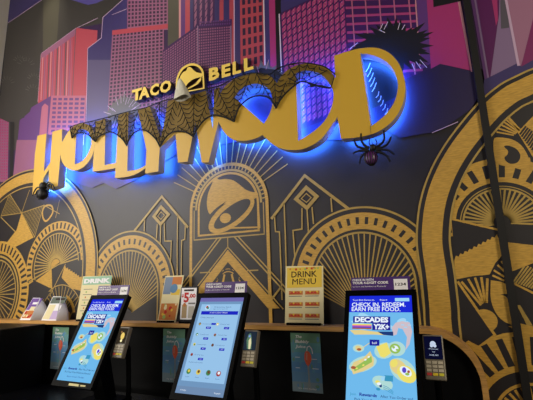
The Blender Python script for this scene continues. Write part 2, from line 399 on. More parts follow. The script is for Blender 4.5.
# small arches
for c in (S(-.588-.382, -.014), S(-.588+.385, -.014)):
    r = .1925*D; F = (c[0], c[1]-.085*D)
    px(arc(c, r, 0, PI) + [(c[0]-r, c[1]-.3), (c[0]+r, c[1]-.3)], black, 4)
    def arch(r0, r1, mm, l, c=c):
        WC.strip([(c[0]+(r0+r1)/2, c[1]-.35)] + arc(c, (r0+r1)/2, 0, PI, 48) + [(c[0]-(r0+r1)/2, c[1]-.35)], r1-r0, mm, l)
    arch(.1875*D, .1925*D, goldl, 5); arch(.134*D, .1765*D, gold, 5); arch(.1225*D, .1275*D, goldl, 5)
    for k in range(21):
        a = PI*(k+.5)/21
        if k % 1 == 0:
            ca, sa = math.cos(a), math.sin(a); p0 = (c[0]+ca*.1465*D, c[1]+sa*.1465*D); p1 = (c[0]+ca*.165*D, c[1]+sa*.165*D)
            WC.line(p0, p1, .0185, black, 6)
    n = 31
    for k in range(n):
        a = PI*(.16+.68*k/(n-1)); d = (math.cos(a), math.sin(a))     # from the focus to the arc
        ex, ey = F[0]-c[0], F[1]-c[1]; b = ex*d[0]+ey*d[1]; t = -b+math.sqrt(max(0, b*b-(ex*ex+ey*ey-(.1235*D)**2)))
        WC.line((F[0]+d[0]*.05, F[1]+d[1]*.05), (F[0]+d[0]*t, F[1]+d[1]*t), .0075, goldl, 5)
# bell arch
px(arc(bc, R0, 0, PI) + [(bc[0]-R0, EYE-.28), (bc[0]+R0, EYE-.28)], black, 3)
def barch(r0, r1, vb, mm, l):
    WC.strip([(bc[0]+(r0+r1)/2, vb)] + arc(bc, (r0+r1)/2, 0, PI, 48) + [(bc[0]-(r0+r1)/2, vb)], r1-r0, mm, l)
barch(.1267*D, .1365*D, EYE-.28, gold, 4); 
for q in (-1, 1): WC.line((bc[0]+q*.12*D, bc[1]), (bc[0]+q*.12*D, .128*D+EYE), .0065, goldl, 4)
barch(.0995*D, .1065*D, .140*D+EYE, gold, 4)
WC.line((bc[0]-.1065*D, .140*D+EYE), (bc[0]+.1065*D, .140*D+EYE), .012, gold, 4)
WC.line((bc[0]-.1215*D, .128*D+EYE), (bc[0]+.1215*D, .128*D+EYE), .008, goldl, 4)
barch(.1095*D, .1165*D, bc[1], goldl, 4)
for k in range(30):
    a = math.radians(6+k*168/29); WC.line((bc[0]+math.cos(a)*.1175*D, bc[1]+math.sin(a)*.1175*D), (bc[0]+math.cos(a)*.1265*D, bc[1]+math.sin(a)*.1265*D), .009, goldl, 4)
def Z(x, y): return wl(180+x/5.33, 155+y/5.33)
body = smooth_path([Z(178, 132)+(1,), Z(195, 122), Z(210, 131), Z(245, 128), Z(285, 136), Z(318, 158), Z(350, 184), Z(385, 197), Z(413, 200)+(1,), Z(408, 228), Z(372, 236), Z(330, 238), Z(285, 252), Z(235, 262), Z(190, 296), Z(165, 322)+(1,), Z(150, 300), Z(144, 262), Z(148, 215), Z(160, 180), Z(172, 152)], 4)
px(body, gold, 5)
def ell(cx, cy, ra, rb, deg, n=30):
    t = math.radians(deg); return [Z(cx+ra*math.cos(2*PI*k/n)*math.cos(t)-rb*math.sin(2*PI*k/n)*math.sin(t), cy-(ra*math.cos(2*PI*k/n)*math.sin(t)+rb*math.sin(2*PI*k/n)*math.cos(t))) for k in range(n)]
px(ell(275, 316, 146, 64, 37), gold, 6); px(ell(279, 314, 120, 40, 38), black, 7)
px(smooth_path([Z(160, 318)+(1,), Z(195, 283), Z(250, 245)+(1,), Z(210, 285), Z(172, 330)], 4), black, 8)
px(ell(243, 337, 30, 26, 20), gold, 8)
WC.strip([Z(413, 205), Z(425, 385), Z(160, 392)], .01, gold, 5)
# chevrons under the bell arch
def Z2(x, y): return wl(180+x/5.33, 220+y/5.33)
cx0 = AXU
def CH(dx, v): return (cx0+dx*D, v*D+EYE)
for s in (1, -1):
    for d0, w in ((.034, .009), (.047, .008)):
        WC.line(CH(s*(d0-.012), .128), CH(s*(d0+.20), -.093), w, goldl, 5)
    WC.line(CH(s*.0, .099), CH(s*.17, -.078), .008, goldl, 5)
    px([CH(0, .091), CH(s*.16, -.076), CH(s*.125, -.076), CH(0, .055)], gold, 5)
    WC.line(CH(s*.062, .028), CH(s*.098, .028), .008, goldl, 4)
    WC.strip([CH(s*.0, .045), CH(s*.105, -.066)], .006, black, 6)
    WC.strip([CH(s*.012, .02), CH(s*.03, -.05)], .014, gold, 4); WC.strip([CH(s*.035, .01), CH(s*.06, -.06)], .01, gold, 4)
    WC.strip([CH(s*.075, -.12), CH(s*.165, -.02), CH(s*.21, -.07)], .012, goldl, 2)
WC.line(CH(0, .128), CH(0, .099), .007, goldl, 4)
WC.ring(CH(0, .0), .058, .064, gold, 5, *rad(50, 130)); WC.ring(CH(0, .0), .076, .08, gold, 5, *rad(55, 125))
# great arches
def bands(path, right):
    s = -1 if right else 1
    for o0, o1, mm in ((0, .0045, goldl), (.0045, .0135, black), (.0135, .058, gold), (.058, .0715, black), (.0715, .076, goldl)):
        WC.strip(path, (o1-o0)*D, mm, 18.5, off=-(o0+o1)/2*D)
cl = S(-1.529, .055); RA = .4214*D
lp = arc(cl, RA, PI*.71, 0, 66) + [(cl[0]+RA, EYE-.35)]
px([(cl[0]+RA*math.cos(PI*.71), EYE-.4)] + lp[:-1] + [(cl[0]+RA, EYE-.4)], black, 8)
bands(lp, False)
rp = [(U(424, 325)[0], EYE-.7), U(424.5, 330), U(423, 305), U(420, 275), U(417.2, 256), U(415.8, 240), U(416.6, 222), U(419.2, 203), U(424.8, 183), U(433.5, 163), U(445, 143.5), U(459.8, 123.6), U(479, 101.5), U(498.7, 85), U(515.5, 76), U(533, 68.2), S(.27, .458), S(.38, .455), S(.47, .42), S(.56, .34)]
rp = smooth_path(rp, 6, closed=False)
px(rp + [S(.56, -.32)], black, 8)
bands(rp, True)
# fans and wheels: (centre, radii ...)
def fan(c, rr, rays, a0, a1, sun=None, tooth=None, tn=0, tw=.5, l=10, rw=.007):
    if tooth:
        WC.ring(c, tooth[0], tooth[1], gold, l, a0, a1)
        for k in range(tn):
            a = a0+(a1-a0)*(k+.5)/tn; w = (a1-a0)/tn*tw*(tooth[2]+tooth[3])/2
            WC.line((c[0]+math.cos(a)*tooth[2], c[1]+math.sin(a)*tooth[2]), (c[0]+math.cos(a)*tooth[3], c[1]+math.sin(a)*tooth[3]), w, black, l+1)
    for q in rr: WC.ring(c, q[0], q[1], goldl, l+1, a0, a1)
    for k in range(rays):
        a = a0+(a1-a0)*(k+.5)/rays; e = min(q[0] for q in rr) if rr else .1
        WC.line((c[0]+math.cos(a)*e*.22, c[1]+math.sin(a)*e*.22), (c[0]+math.cos(a)*e, c[1]+math.sin(a)*e), rw, goldl, l+1)
    if sun: WC.disc(c, sun, gold, l+2)
c1 = S(-1.325, .078)
fan(c1, [(.117*D, .121*D)], 26, *rad(6, 205), rw=.0095, tooth=(.131*D, .165*D, .137*D, .160*D), tn=24, tw=.42)
px(arc(c1, .024*D, *rad(27, 207), 16), gold, 13)
WC.line(U(29, 282), U(84, 250), .009, goldl, 13)
px(Q((36, 281), (52, 269), (52.7, 289)), gold, 13)
jag = [(65.3, 265)]
for i in range(7): jag += [(66.5+i*2.2, 268.3+i*1.5), (68.3+i*2.2, 267.6+i*1.5)]
px(Q(*(jag + [(83, 279), (82, 291), (72, 288.5), (62, 277.5)])), gold, 13)
px(Q((30, 288), (51, 292), (46, 299), (36, 300), (31, 295)), c_palm2 if False else black, 13)
c2 = U(60, 316)
for k in range(11):
    a = math.radians(38+k*10); WC.line((c2[0]+math.cos(a)*.09, c2[1]+math.sin(a)*.09), (c2[0]+math.cos(a)*.23, c2[1]+math.sin(a)*.23), .006, goldl, 13)
WC.ring(c2, .145, .172, gold, 13, *rad(10, 70)); WC.ring(c2, .235, .243, goldl, 13, *rad(35, 150)); WC.disc(U(68, 316), .035, gold, 13)
WC.line(U(66, 264), U(50, 296), .007, goldl, 13); WC.line(U(82, 292), U(70, 318), .007, goldl, 13)
WC.line(U(52, 290), U(44, 303), .007, goldl, 13)
c3 = S(-1.679, -.022)
WC.disc(c3, .214*D, gold, 10, 60); WC.disc(c3, .163*D, black, 12, 60); WC.ring(c3, .148*D, .156*D, goldl, 13); WC.ring(c3, .135*D, .140*D, goldl, 13)
for k in range(52):
    a = 2*PI*k/52; WC.line((c3[0]+math.cos(a)*.173*D, c3[1]+math.sin(a)*.173*D), (c3[0]+math.cos(a)*.205*D, c3[1]+math.sin(a)*.205*D), .021, black, 11)
for k in range(40):
    a = 2*PI*k/40; WC.line((c3[0]+math.cos(a)*.02*D, c3[1]+math.sin(a)*.02*D), (c3[0]+math.cos(a)*.135*D, c3[1]+math.sin(a)*.135*D), .008, goldl, 13)
# upper-left star of the left arch
px(Q((22, 213), (34, 237.5), (14, 248), (7, 243), (17, 230)), gold, 13)
nd = U(22, 213)
for (p, q) in (((10, 194), (1.5, 216)), ((44, 205.5), (35, 237))):
    P1, P2 = U(*p), U(*q); WC.strip([nd, P1, P2], .007, goldl, 13, closed=True)
    for k in range(1, 14):
        t = k/14; WC.line((nd[0]*(1-t)+P1[0]*t, nd[1]*(1-t)+P1[1]*t), (nd[0]*(1-t)+P2[0]*t, nd[1]*(1-t)+P2[1]*t), .005, goldl, 13)
WC.line(nd, U(30, 190), .006, goldl, 13); WC.line(U(1, 217), U(20, 236), .008, goldl, 13); WC.line(U(44, 205), U(60, 214), .006, goldl, 13)
WC.strip(smooth_path([U(46, 206), U(52, 206), U(53, 213), U(47, 221), U(43.5, 218), U(43, 211)], 4), .016, gold, 13, closed=True)
WC.line(U(60, 200), U(56, 218), .005, goldl, 13)
# right arch motifs
cR = S(.112, .097)
def a1(x, y): return wl(413+x/4.44, 190+y/4.44)
def a2(x, y): return wl(413+x/4.44, 260+y/4.44)
def a3(x, y): return wl(433+x/5.33, 125+y/5.33)
def a4(x, y): return wl(433+x/5.33, 60+y/5.33)
cF = S(.115, .108)
fan(cF, [(.0745*D, .0785*D), (.0815*D, .0835*D)], 26, *rad(-12, 192), tooth=(.092*D, .148*D, .103*D, .134*D), tn=14, tw=.4, rw=.009)
px([a1(172, 125), a1(378, 172), a1(378, 182), a1(172, 133)], gold, 13)
px([a1(172, 134), a1(378, 183), a1(378, 200), a1(362, 205), a1(185, 315)], black, 12)
jg = [a1(183, 315)]
for i in range(9): jg += [a1(190+i*20, 292-i*10.5), a1(203+i*20, 296-i*10.5)]
px(jg + [a1(372, 196), a1(385, 225), a1(395, 290), a1(365, 325), a1(340, 375), a1(250, 385), a1(188, 398)], gold, 13)
px([a1(415, 232), a1(533, 245), a1(600, 262), a1(600, 300), a1(533, 325), a1(430, 365)], gold, 13)
# lower fan with its sun
q0 = a2(335, 265)
px([q0, a2(205, 95)] + [a2(*p) for p in ((230, 82), (262, 72), (300, 68), (335, 72), (350, 78))] + [a2(340, 130), a2(350, 200)], black, 13)
WC.strip([a2(198, 95), a2(365, 335)], .012, gold, 14)
px([a2(200, 110), a2(195, 330), a2(290, 380), a2(360, 335)], black, 13)
for a, b in (((215, 96), (302, 200)), ((245, 84), (308, 195)), ((275, 78), (314, 190)), ((303, 76), (320, 190)), ((330, 82), (326, 190))):
    WC.line(a2(*a), a2(*b), .011, gold, 15)
WC.disc(a2(320, 268), .052, gold, 15); px([a2(205, 105), a2(195, 330), a2(290, 380), a2(358, 330), a2(300, 240)], black, 16)
WC.strip([a2(198, 95), a2(365, 335)], .012, gold, 17)
# small fan beside the joint
px([a2(400, 0), a2(360, 40), a2(340, 85), a2(375, 90), a2(412, 100), a2(430, 60), a2(430, 0)], black, 14)
for a, b in (((358, 45), (405, 75)), ((375, 22), (405, 50)), ((352, 68), (405, 92)), ((392, 5), (410, 28))): WC.line(a2(*a), a2(*b), .009, gold, 15)
# curl leaf
px(smooth_path([a2(345, 90)+(1,), a2(400, 100), a2(440, 130)+(1,), a2(445, 290)+(1,), a2(400, 270), a2(365, 230), a2(345, 170)], 5), gold, 13)
px(smooth_path([a2(388, 152)+(1,), a2(415, 165), a2(425, 195), a2(445, 245)+(1,), a2(445, 190), a2(430, 150)+(1,)], 4), black, 14)
px([a2(343, 200), a2(350, 200), a2(372, 247), a2(405, 285), a2(445, 305), a2(445, 320), a2(400, 325), a2(366, 336), a2(335, 300), a2(330, 230)], black, 14.5)
WC.line(a2(440, 100), a2(540, 150), .01, gold, 14)
for i in range(9): WC.line(a2(445+i*11, 98+i*4), a2(500+i*12, 20+i*6), .007, goldl, 13)
# bottom ring
cB = S(.125, -.30)
WC.ring(cB, .10*D, .19*D, gold, 14, *rad(40, 175)); WC.ring(cB, .072*D, .078*D, gold, 14, *rad(20, 180)); WC.disc(cB, .1*D, black, 13, 40)
for k in range(12):
    a = math.radians(52+k*11); WC.line((cB[0]+math.cos(a)*.112*D, cB[1]+math.sin(a)*.112*D), (cB[0]+math.cos(a)*.168*D, cB[1]+math.sin(a)*.168*D), .03, black, 15)
    WC.line((cB[0]+math.cos(a)*.02*D, cB[1]+math.sin(a)*.02*D), (cB[0]+math.cos(a)*.07*D, cB[1]+math.sin(a)*.07*D), .012, gold, 14)
px([a2(460, 200), a2(475, 200), a2(530, 290), a2(505, 290)], goldl, 14)
px([a2(470, 280), a2(560, 300), a2(560, 330), a2(470, 300)], gold, 16)
# top of right arch, right of the joint
px([a4(330, 400), a4(345, 350), a4(385, 310), a4(405, 320), a4(458, 385), a4(440, 400), a3(440, 75), a3(400, 72), a3(335, 62)], black, 13)
for a, b in (((345, 365), (440, 395)), ((360, 345), (448, 390)), ((375, 330), (455, 385)), ((392, 322), (460, 378)), ((338, 385), (430, 402))): WC.line(a4(*a), a4(*b), .008, gold, 14)
WC.line(a4(385, 290), a4(470, 385), .012, gold, 14)
px([a3(450, 40), a4(533, 300), a4(640, 250), a3(640, 120), a3(533, 175)], gold, 13)
for i in range(12): WC.line(a3(462+i*9, 52+i*12), a3(495+i*11, 8+i*8), .009, black, 14)
px(smooth_path([a3(325, 75), a3(360, 68), a3(420, 78), a3(470, 110), a3(505, 165), a3(512, 215), a3(480, 240), a3(420, 225), a3(360, 215), a3(330, 190), a3(322, 130)], 4), gold, 14)
px(smooth_path([a3(378, 115), a3(405, 112), a3(445, 130), a3(465, 165), a3(450, 200), a3(415, 208), a3(390, 195), a3(380, 175), a3(395, 160), a3(398, 140)], 4), black, 15)
px(smooth_path([a3(372, 128), a3(392, 130), a3(400, 148), a3(392, 142)], 3), gold, 16)
WC.line(a3(512, 175), a3(520, 240), .007, gold, 13)
wall = WC.build('wall_back'); tag(wall, 'dark mural wall with purple city towers above and gold deco arches below', None, None, 'structure')

# black joint strip
jb = MB()
u0, u1 = wl(462.5, 0)[0], wl(469.5, 0)[0]
jb.box(((u0+u1)/2, D-.011, 2.45), (u1-u0, .022, 4.88), mat('joint_black', (14, 12, 13), rough=.6))
j = jb.build('trim_1'); tag(j, 'black vertical strip covering the joint in the mural', None, None, 'structure')
b = MB(); b.box((XL-.05, D-.5, 2.45), (.1, 1.0, 4.9), PLAST); tag(b.build('wall_left'), 'plain beige plaster side wall', None, None, 'structure')
b = MB(); FL = mat('floor_tile', (92, 84, 76), rough=.4, noise=.15, nscale=6)
b.box((-.5, D-2.3, -.05), (7.2, 4.8, .1), FL); tag(b.build('floor'), 'dull brown tiled floor', None, None, 'structure')

# ================================================================ HOLLYWOOD SIGN
YF, YB = 2.08, 2.145
LED = emis('blue_led', (50, 112, 255), 58.)
sx, sz = wl(200, 150, YB)
sign = empty('hollywood_sign', (sx, YB, sz))
tag(sign, 'big gold three-dimensional HOLLYWOOD letter sign glowing blue behind, mounted across the mural', 'sign')
LT = [
 ('H', [[(37.5, 135.8, 1), (46.5, 133.5, 1), (44.9, 155, 1), (44.0, 171.5, 1), (50.1, 162.5, 1), (52.3, 131.8, 1), (62.2, 129, 1), (61.8, 143, 1), (60.3, 157, 1), (57.8, 185.6, 1), (48.3, 189.5, 1), (48.8, 169.3, 1), (43.4, 178.5, 1), (42.2, 191, 1), (32.3, 195, 1), (34.9, 154, 1)]]),
 ('O', [[(61.9, 142.5, 1), (67.2, 133.2), (70.5, 129.5), (75, 125.5), (81, 123.3), (87.5, 124.5), (92.5, 129), (94.8, 138), (94.6, 146), (92.5, 155), (87.6, 163), (81, 168.6), (73, 170.4), (66, 167.2), (61.8, 160.8), (60.6, 152)],
        [(76.5, 133, 1), (79, 129.8), (83, 129.3), (87.3, 131.2), (90.2, 136), (91.2, 143), (89.6, 149.5), (86.4, 155.8), (81, 161.8), (74.8, 164.4, 1)]]),
 ('L', [[(95.6, 121.5, 1), (105.6, 118.6, 1), (104.6, 165.2, 1), (116.4, 162.4, 1), (115.6, 168.1, 1), (103, 170.3), (92.6, 171.6, 1)]]),
 ('L', [[(118.3, 115, 1), (128.6, 112, 1), (127.3, 171.2, 1), (135, 169.8), (141, 167.8), (146, 165, 1), (145.2, 168.3, 1), (139, 172.6), (132.5, 175.4), (124, 177.2), (114.9, 178, 1)]]),
 ('Y', [[(137.6, 109.3, 1), (149.5, 106, 1), (161, 138.5, 1), (168, 101, 1), (178.5, 98.2, 1), (177.5, 128, 1), (175, 134, 1), (159.8, 148, 1), (158.2, 171.3, 1), (145.1, 173.6, 1), (146.4, 150, 1)]]),
 ('W', [[(171.5, 100.2, 1), (190.5, 95, 1), (197.5, 93, 1), (206, 90.6, 1), (212.8, 129, 1), (214.2, 90, 1), (219.6, 87, 1), (218.6, 121.5, 1), (208.6, 162.4, 1), (201.6, 162.4, 1), (195.4, 122, 1), (187.6, 161.6, 1), (178, 162.6, 1), (175.4, 133, 1)]]),
 ('O', [[(218.6, 121.8, 1), (219, 100), (223, 89), (232, 80.5), (244, 75.5), (256, 73.3), (268, 75), (276, 82), (279.3, 95), (278, 108), (271.5, 123), (262.3, 134.9), (251, 139.8), (240, 140.8), (231.4, 138.6), (224, 132.3)],
        [(234.5, 97.5, 1), (239.5, 90.5), (246.5, 85.8), (256, 83.6), (264.5, 85.8), (270.3, 91.5), (272.4, 101), (270.3, 112), (264, 123.6, 1)]]),
 ('O', [[(262.3, 134.9, 1), (269, 124), (274, 110), (273.8, 96), (277.5, 82), (285, 72), (296, 65.6), (308, 63.6), (321, 66), (332, 73), (338.5, 86), (340.3, 100), (337.6, 115.5), (332.5, 124.2), (320.6, 139.6), (305, 148.4), (292, 150), (281, 148.2), (271.5, 143.4)],
        [(295.8, 73.5, 1), (303, 71), (311, 71), (320, 74), (327.5, 81), (332.6, 90), (333.2, 99.5), (330, 111), (323.8, 121.8), (313.5, 131.3), (298.2, 140.9, 1)]]),
 ('D', [[(334.2, 55.7, 1), (347, 51.6), (360.4, 48.4), (374.9, 47.7), (388, 52.2), (398.5, 63), (404.3, 78.5), (405, 93), (401, 108), (392, 121.4), (377.5, 131.9), (359, 137.2), (340.8, 138.6, 1), (336.8, 114, 1)],
        [(360.4, 53.6, 1), (368, 54.2), (377.5, 57), (388, 63.2), (395.3, 74), (397.9, 87.2), (393.8, 103), (384, 116), (371, 126.2, 1)]])]
LOCH = []
for i, (ch, loops) in enumerate(LT):
    yf = YF - .0006*(i % 2)     # neighbours overlap by a hair where they are joined
    L = [smooth_path([wl(p[0], p[1], YF) + tuple(p[2:]) for p in lp], 6) for lp in loops]
    lo = plate('letter', L, yf, YB + .0006*(i % 2), GOLDF, SIDE, sign)
    lo['label'] = 'gold letter %s with grey sides' % ch
    if ch == 'W':     # two separate light modules behind the legs of the W
        L = [[wl(p[0], p[1], YF) for p in q] for q in ([(172.5, 102), (189.5, 97.5), (187.2, 160), (179, 161), (176.5, 133)], [(198, 95), (205.5, 93), (214.5, 121.5), (207.8, 161), (202.6, 161), (196.8, 124)])]
    if ch == 'Y':
        L = [[wl(p[0], p[1], YF) for p in [(139, 110), (148.5, 107.5), (159.5, 139), (158, 146), (157.4, 170), (146, 172), (147.2, 148)]]]
    led = plate('led_panel', L, YB+.006, YB+.012, LED, LED, lo, offset=-.008 if ch in 'WY' else -.010 if ch == 'D' else -.0145)
    for k in range(2):   # standoff pins to the wall
        p = L[0][(k*len(L[0]))//2]
for (x, y) in ((40, 150), (58, 150), (65, 155), (99, 150), (121, 150), (152, 155), (182, 145), (204, 145), (228, 128), (276, 130), (286, 120), (348, 90), (350, 120)):
    p = at(x, y, YB); b = MB(); b.tube([(p.x, YB-.005, p.z), (p.x, D, p.z)], .005, SIDE, 8); b.build('standoff_pin', sign)

# ================================================================ TACO BELL wall sign
ts = empty('restaurant_name_sign', (wl(192, 85)[0], D-.04, wl(192, 85)[1]))
tag(ts, 'small raised yellow restaurant name letters with arched bell emblem above the big gold sign', 'sign')
YEL = mat('sign_yellow', (238, 206, 98), rough=.45); YELS = mat('sign_side', (60, 42, 30), rough=.5)
def letter3d(ch, x0, x1, z0, z1, y0, y1):
    vs, fs = text_mesh(ch, .045)
    a0 = min(v[0] for v in vs); a1_ = max(v[0] for v in vs); b0 = min(v[1] for v in vs); b1 = max(v[1] for v in vs)
    V = [(x0+(v[0]-a0)/(a1_-a0)*(x1-x0), z0+(v[1]-b0)/(b1-b0)*(z1-z0)) for v in vs]
    bm = bmesh.new(); bv = [bm.verts.new((v[0], y0, v[1])) for v in V]
    for f in fs:
        try: bm.faces.new([bv[i] for i in f])
        except ValueError: pass
    bmesh.ops.remove_doubles(bm, verts=bm.verts, dist=1e-5)
    r = bmesh.ops.extrude_face_region(bm, geom=list(bm.faces))
    for e in r['geom']:
        if isinstance(e, bmesh.types.BMVert): e.co.y = y1
    bmesh.ops.recalc_face_normals(bm, faces=bm.faces)
    me = bpy.data.meshes.new('letter'); bm.to_mesh(me); bm.free(); me.materials.append(YEL); me.materials.append(YELS)
    for p in me.polygons: p.material_index = 0 if p.normal.y < -.9 else 1
    return link('letter', me, ts)
YT0, YT1 = D-.05, D-.004
for ch, a, b_, top in (('T', (131.6, 101.6), (141.5, 99.2), (131.5, 90.4)), ('A', (138.5, 100), (149.6, 97), (138, 88)), ('C', (149.8, 97), (158.8, 94.4), (149.5, 85.5)), ('O', (159.8, 94.2), (171, 91), (159.6, 82.2)),
                       ('B', (209, 81.2), (219.5, 78.3), (208.8, 68.4)), ('E', (221.7, 78.2), (230.5, 75.5), (221.5, 65.2)), ('L', (232.7, 75.2), (241.2, 72.6), (232.5, 61.8)), ('L', (244, 72), (253.4, 69), (243.6, 58.4))):
    pa = wl(a[0], a[1], YT0); pb = wl(b_[0], b_[1], YT0); pt = wl(top[0], top[1], YT0)
    z0 = wl(192, 85.3, YT0)[1]; base = .5*(pa[1]+pb[1])
    letter3d(ch, pa[0], pb[0], base, base+.098, YT0, YT1)
def Z3(x, y): return wl(160+x/5.88, 60+y/5.88, YT0)
outer = smooth_path([Z3(96, 200)+(1,), Z3(92, 150), Z3(100, 95), Z3(130, 45), Z3(180, 20), Z3(225, 28), Z3(252, 58), Z3(258, 95)]+[Z3(262, 170)+(1,)], 5)
inner = smooth_path([Z3(104, 192)+(1,), Z3(101, 150), Z3(110, 100), Z3(137, 56), Z3(180, 33), Z3(220, 40), Z3(242, 65), Z3(249, 95)]+[Z3(252, 163)+(1,)], 5)
em = plate('bell_emblem', [outer, inner], YT0, YT1, YEL, YELS, ts); em['label'] = 'yellow arched frame with a tilted bell inside'
dkp = vin('emblem_dark', (66, 30, 44))
b = MB(); b.prism(outer, D-.014, D-.004, dkp); b.build('emblem_back', em)
def Zb(x, y): return wl(160+x/5.88, 60+y/5.88, YT0)
bell = smooth_path([Zb(112, 130)+(1,), Zb(118, 100), Zb(135, 72), Zb(155, 62), Zb(162, 44), Zb(180, 42), Zb(195, 58), Zb(215, 72), Zb(247, 78)+(1,), Zb(245, 98), Zb(215, 106), Zb(185, 120), Zb(158, 145), Zb(148, 170)+(1,), Zb(125, 160)], 4)
b = MB(); b.prism(bell, YT0, D-.01, YEL, YELS); b.build('bell', em)
rim = smooth_path([Zb(243, 98)+(1,), Zb(238, 125), Zb(205, 152), Zb(160, 172), Zb(172, 160), Zb(205, 140), Zb(225, 118)], 4)
b = MB(); b.prism(rim, YT0, D-.01, YEL, YELS); b.build('bell_rim', em)

# ================================================================ lace garland
WEB = mat('black_lace', (6, 6, 8), rough=.7)
def tulle():
    m = bpy.data.materials.new('tulle'); m.use_nodes = True; nt = m.node_tree; b = nt.nodes['Principled BSDF']
    b.inputs['Base Color'].default_value = lin((10, 10, 10)) + (1,); b.inputs['Roughness'].default_value = .8
    tr = nt.nodes.new('ShaderNodeBsdfTransparent'); mx = nt.nodes.new('ShaderNodeMixShader')
    mx.inputs[0].default_value = .42
    nt.links.new(tr.outputs[0], mx.inputs[1]); nt.links.new(b.outputs[0], mx.inputs[2])
    nt.links.new(mx.outputs[0], nt.nodes['Material Output'].inputs[0]); return m
TUL = tulle()
YC = 2.066
top = [(70, 127), (80, 123.5), (90, 121.5), (104, 118), (119, 114), (131, 111), (146, 107.5), (162, 101.2), (176, 97.5), (190, 92.3), (208, 88.5), (220, 85.5), (235, 78), (247, 73.6), (258, 73), (270, 74), (277.5, 68.5), (288, 64.8), (300, 62.8), (315, 64.3), (325.5, 67.3), (335, 74)]
bot = [(331, 88, 1), (322, 87), (313, 84.5), (306, 82), (300, 82), (294, 85.8), (285, 94), (279, 102), (276, 108.4, 1), (273, 102.5), (267.5, 97), (258, 95.6), (248.8, 98.5), (240, 106), (237, 112), (234, 121.6, 1), (228.8, 119), (221.8, 116.4), (213, 115.2), (204.3, 120), (197.3, 128.8), (193.2, 136.6, 1), (185.7, 132), (177.5, 131.2), (171, 132.8), (164.5, 139), (160, 146.8, 1), (156, 139.5), (148.8, 132.4), (142.3, 129.8), (135, 132.2), (129.3, 138.7), (126.6, 145.6, 1), (122.8, 139.5), (116.3, 134.3), (109, 131.9), (99, 136.3), (95.2, 141.4, 1), (92.5, 139), (87.6, 134.3), (81, 132.8), (76, 134), (72, 138, 1)]
TP = smooth_path([p+(1,) if i in (0, len(top)-1) else p for i, p in enumerate(top)], 3, closed=False); BP = smooth_path(bot, 4, closed=False)
lx, lz = wl(200, 95, YC)
lace = empty('lace_garland', (lx, YC, lz)); tag(lace, 'scalloped black spiderweb lace garland draped over the tops of the big gold letters', 'decoration')
ring_ = [wl(p[0], p[1], YC) for p in TP + BP]
b = MB(); tris = tessellate_polygon([[Vector((p[0], p[1], 0)) for p in ring_]])
b.add([(p[0], YC, p[1]) for p in ring_], [tuple(t) for t in tris], TUL); tl = b.build('tulle', lace)
b = MB(); b.tube([at(p[0], p[1], YC) for p in BP], .0055, WEB); b.tube([at(p[0], p[1], YC) for p in TP], .004, WEB)
b.tube([at(70, 127, YC), at(71, 132, YC), at(72, 138, YC)], .005, WEB); b.tube([at(335, 74, YC), at(331, 88, YC)], .003, WEB)
b.build('hem', lace)
# strands clipped to the drape
def inside(p, poly):
    x, y = p; r = False; n = len(poly)
    for i in range(n):
        x1, y1 = poly[i]; x2, y2 = poly[(i+1) % n]
        if (y1 > y) != (y2 > y) and x < (x2-x1)*(y-y1)/(y2-y1)+x1: r = not r
    return r
b = MB()
def strand(pts, r):
    run = []
    for p in pts + [None]:
        if p is not None and inside(p, ring_): run.append(p)
        else:
            if len(run) > 1: b.tube([(q[0], YC-.001, q[1]) for q in run], r, WEB, 4, False)
            run = []
cusps = [(72, 138), (95.2, 141.4), (126.6, 145.6), (160, 146.8), (193.2, 136.6), (234, 121.6), (276, 108.4), (300, 84)]
for ci, cpt in enumerate(cusps):
    c = wl(cpt[0], cpt[1], YC); angs = [math.radians(a+random.uniform(-3, 3)) for a in range(16, 168, 25)]
    def reach(p, ci=ci):
        xs = [wl(*q, YC)[0] for q in cusps]; x = p[0]
        return min(range(len(xs)), key=lambda i: abs(xs[i]-x)) == ci
    for a in angs:
        strand([q for q in [(c[0]+math.cos(a)*t, c[1]+math.sin(a)*t) for t in [k*.012 for k in range(36)]] if reach(q)], .003)
    for k in range(1, 9):
        r = k*.042; pts = []
        for i in range(len(angs)-1):
            for t in (0, .25, .5, .75):
                a = angs[i]*(1-t)+angs[i+1]*t; rr = r*(1-.16*math.sin(PI*t)); pts.append((c[0]+rr*math.cos(a), c[1]+rr*math.sin(a)))
        seg = []
        for q in pts:
            if reach(q): seg.append(q)
            else: strand(seg, .003); seg = []
        strand(seg, .003)
b.build('web', lace)
b = MB(); kc = at(313, 85.5, YC-.006)
b.blob(kc, (.022, .008, .009), WEB, 10, 6)
for p in ((304, 90), (309, 84), (331, 88), (322, 83), (318, 89), (300, 82)): b.tube([kc, (kc+at(p[0], p[1], YC))/2+Vector((0, -.004, .006)), at(p[0], p[1], YC)], [.004, .003, .0015], WEB, 5)
b.build('lace_knot', lace)

# pale cloth cone on the W
GH = mat('grey_gauze', (205, 201, 184), rough=.9, noise=.12, nscale=40, stretch=(3, 3, .6))
b = MB(); yc = 2.0; base = wl(181, 97.5, yc); apex = wl(179.7, 78.6, yc); n = 20; rr = (wl(189, 96, yc)[0]-wl(172, 96, yc)[0])/2*.95
vs = []; fs = []
for j in range(8):
    t = j/7
    for k in range(n):
        a = 2*PI*k/n; r = rr*(.1+.9*t**.75)*(1+.07*math.sin(5*a)*t); vs.append((apex[0]*(1-t)+base[0]*t+math.cos(a)*r, yc+math.sin(a)*r*.5+.012*t, apex[1]*(1-t)+base[1]*t-.006*math.cos(3*a)*t))
for j in range(7):
    for k in range(n): fs.append((j*n+k, j*n+(k+1) % n, (j+1)*n+(k+1) % n, (j+1)*n+k))
fs.append(tuple(range(n)))
b.add(vs, fs, GH); fs = []
g = b.build('gauze_ghost', smooth=True); tag(g, 'pale grey gauze cone perched on the lace in front of the bell emblem', 'decoration')

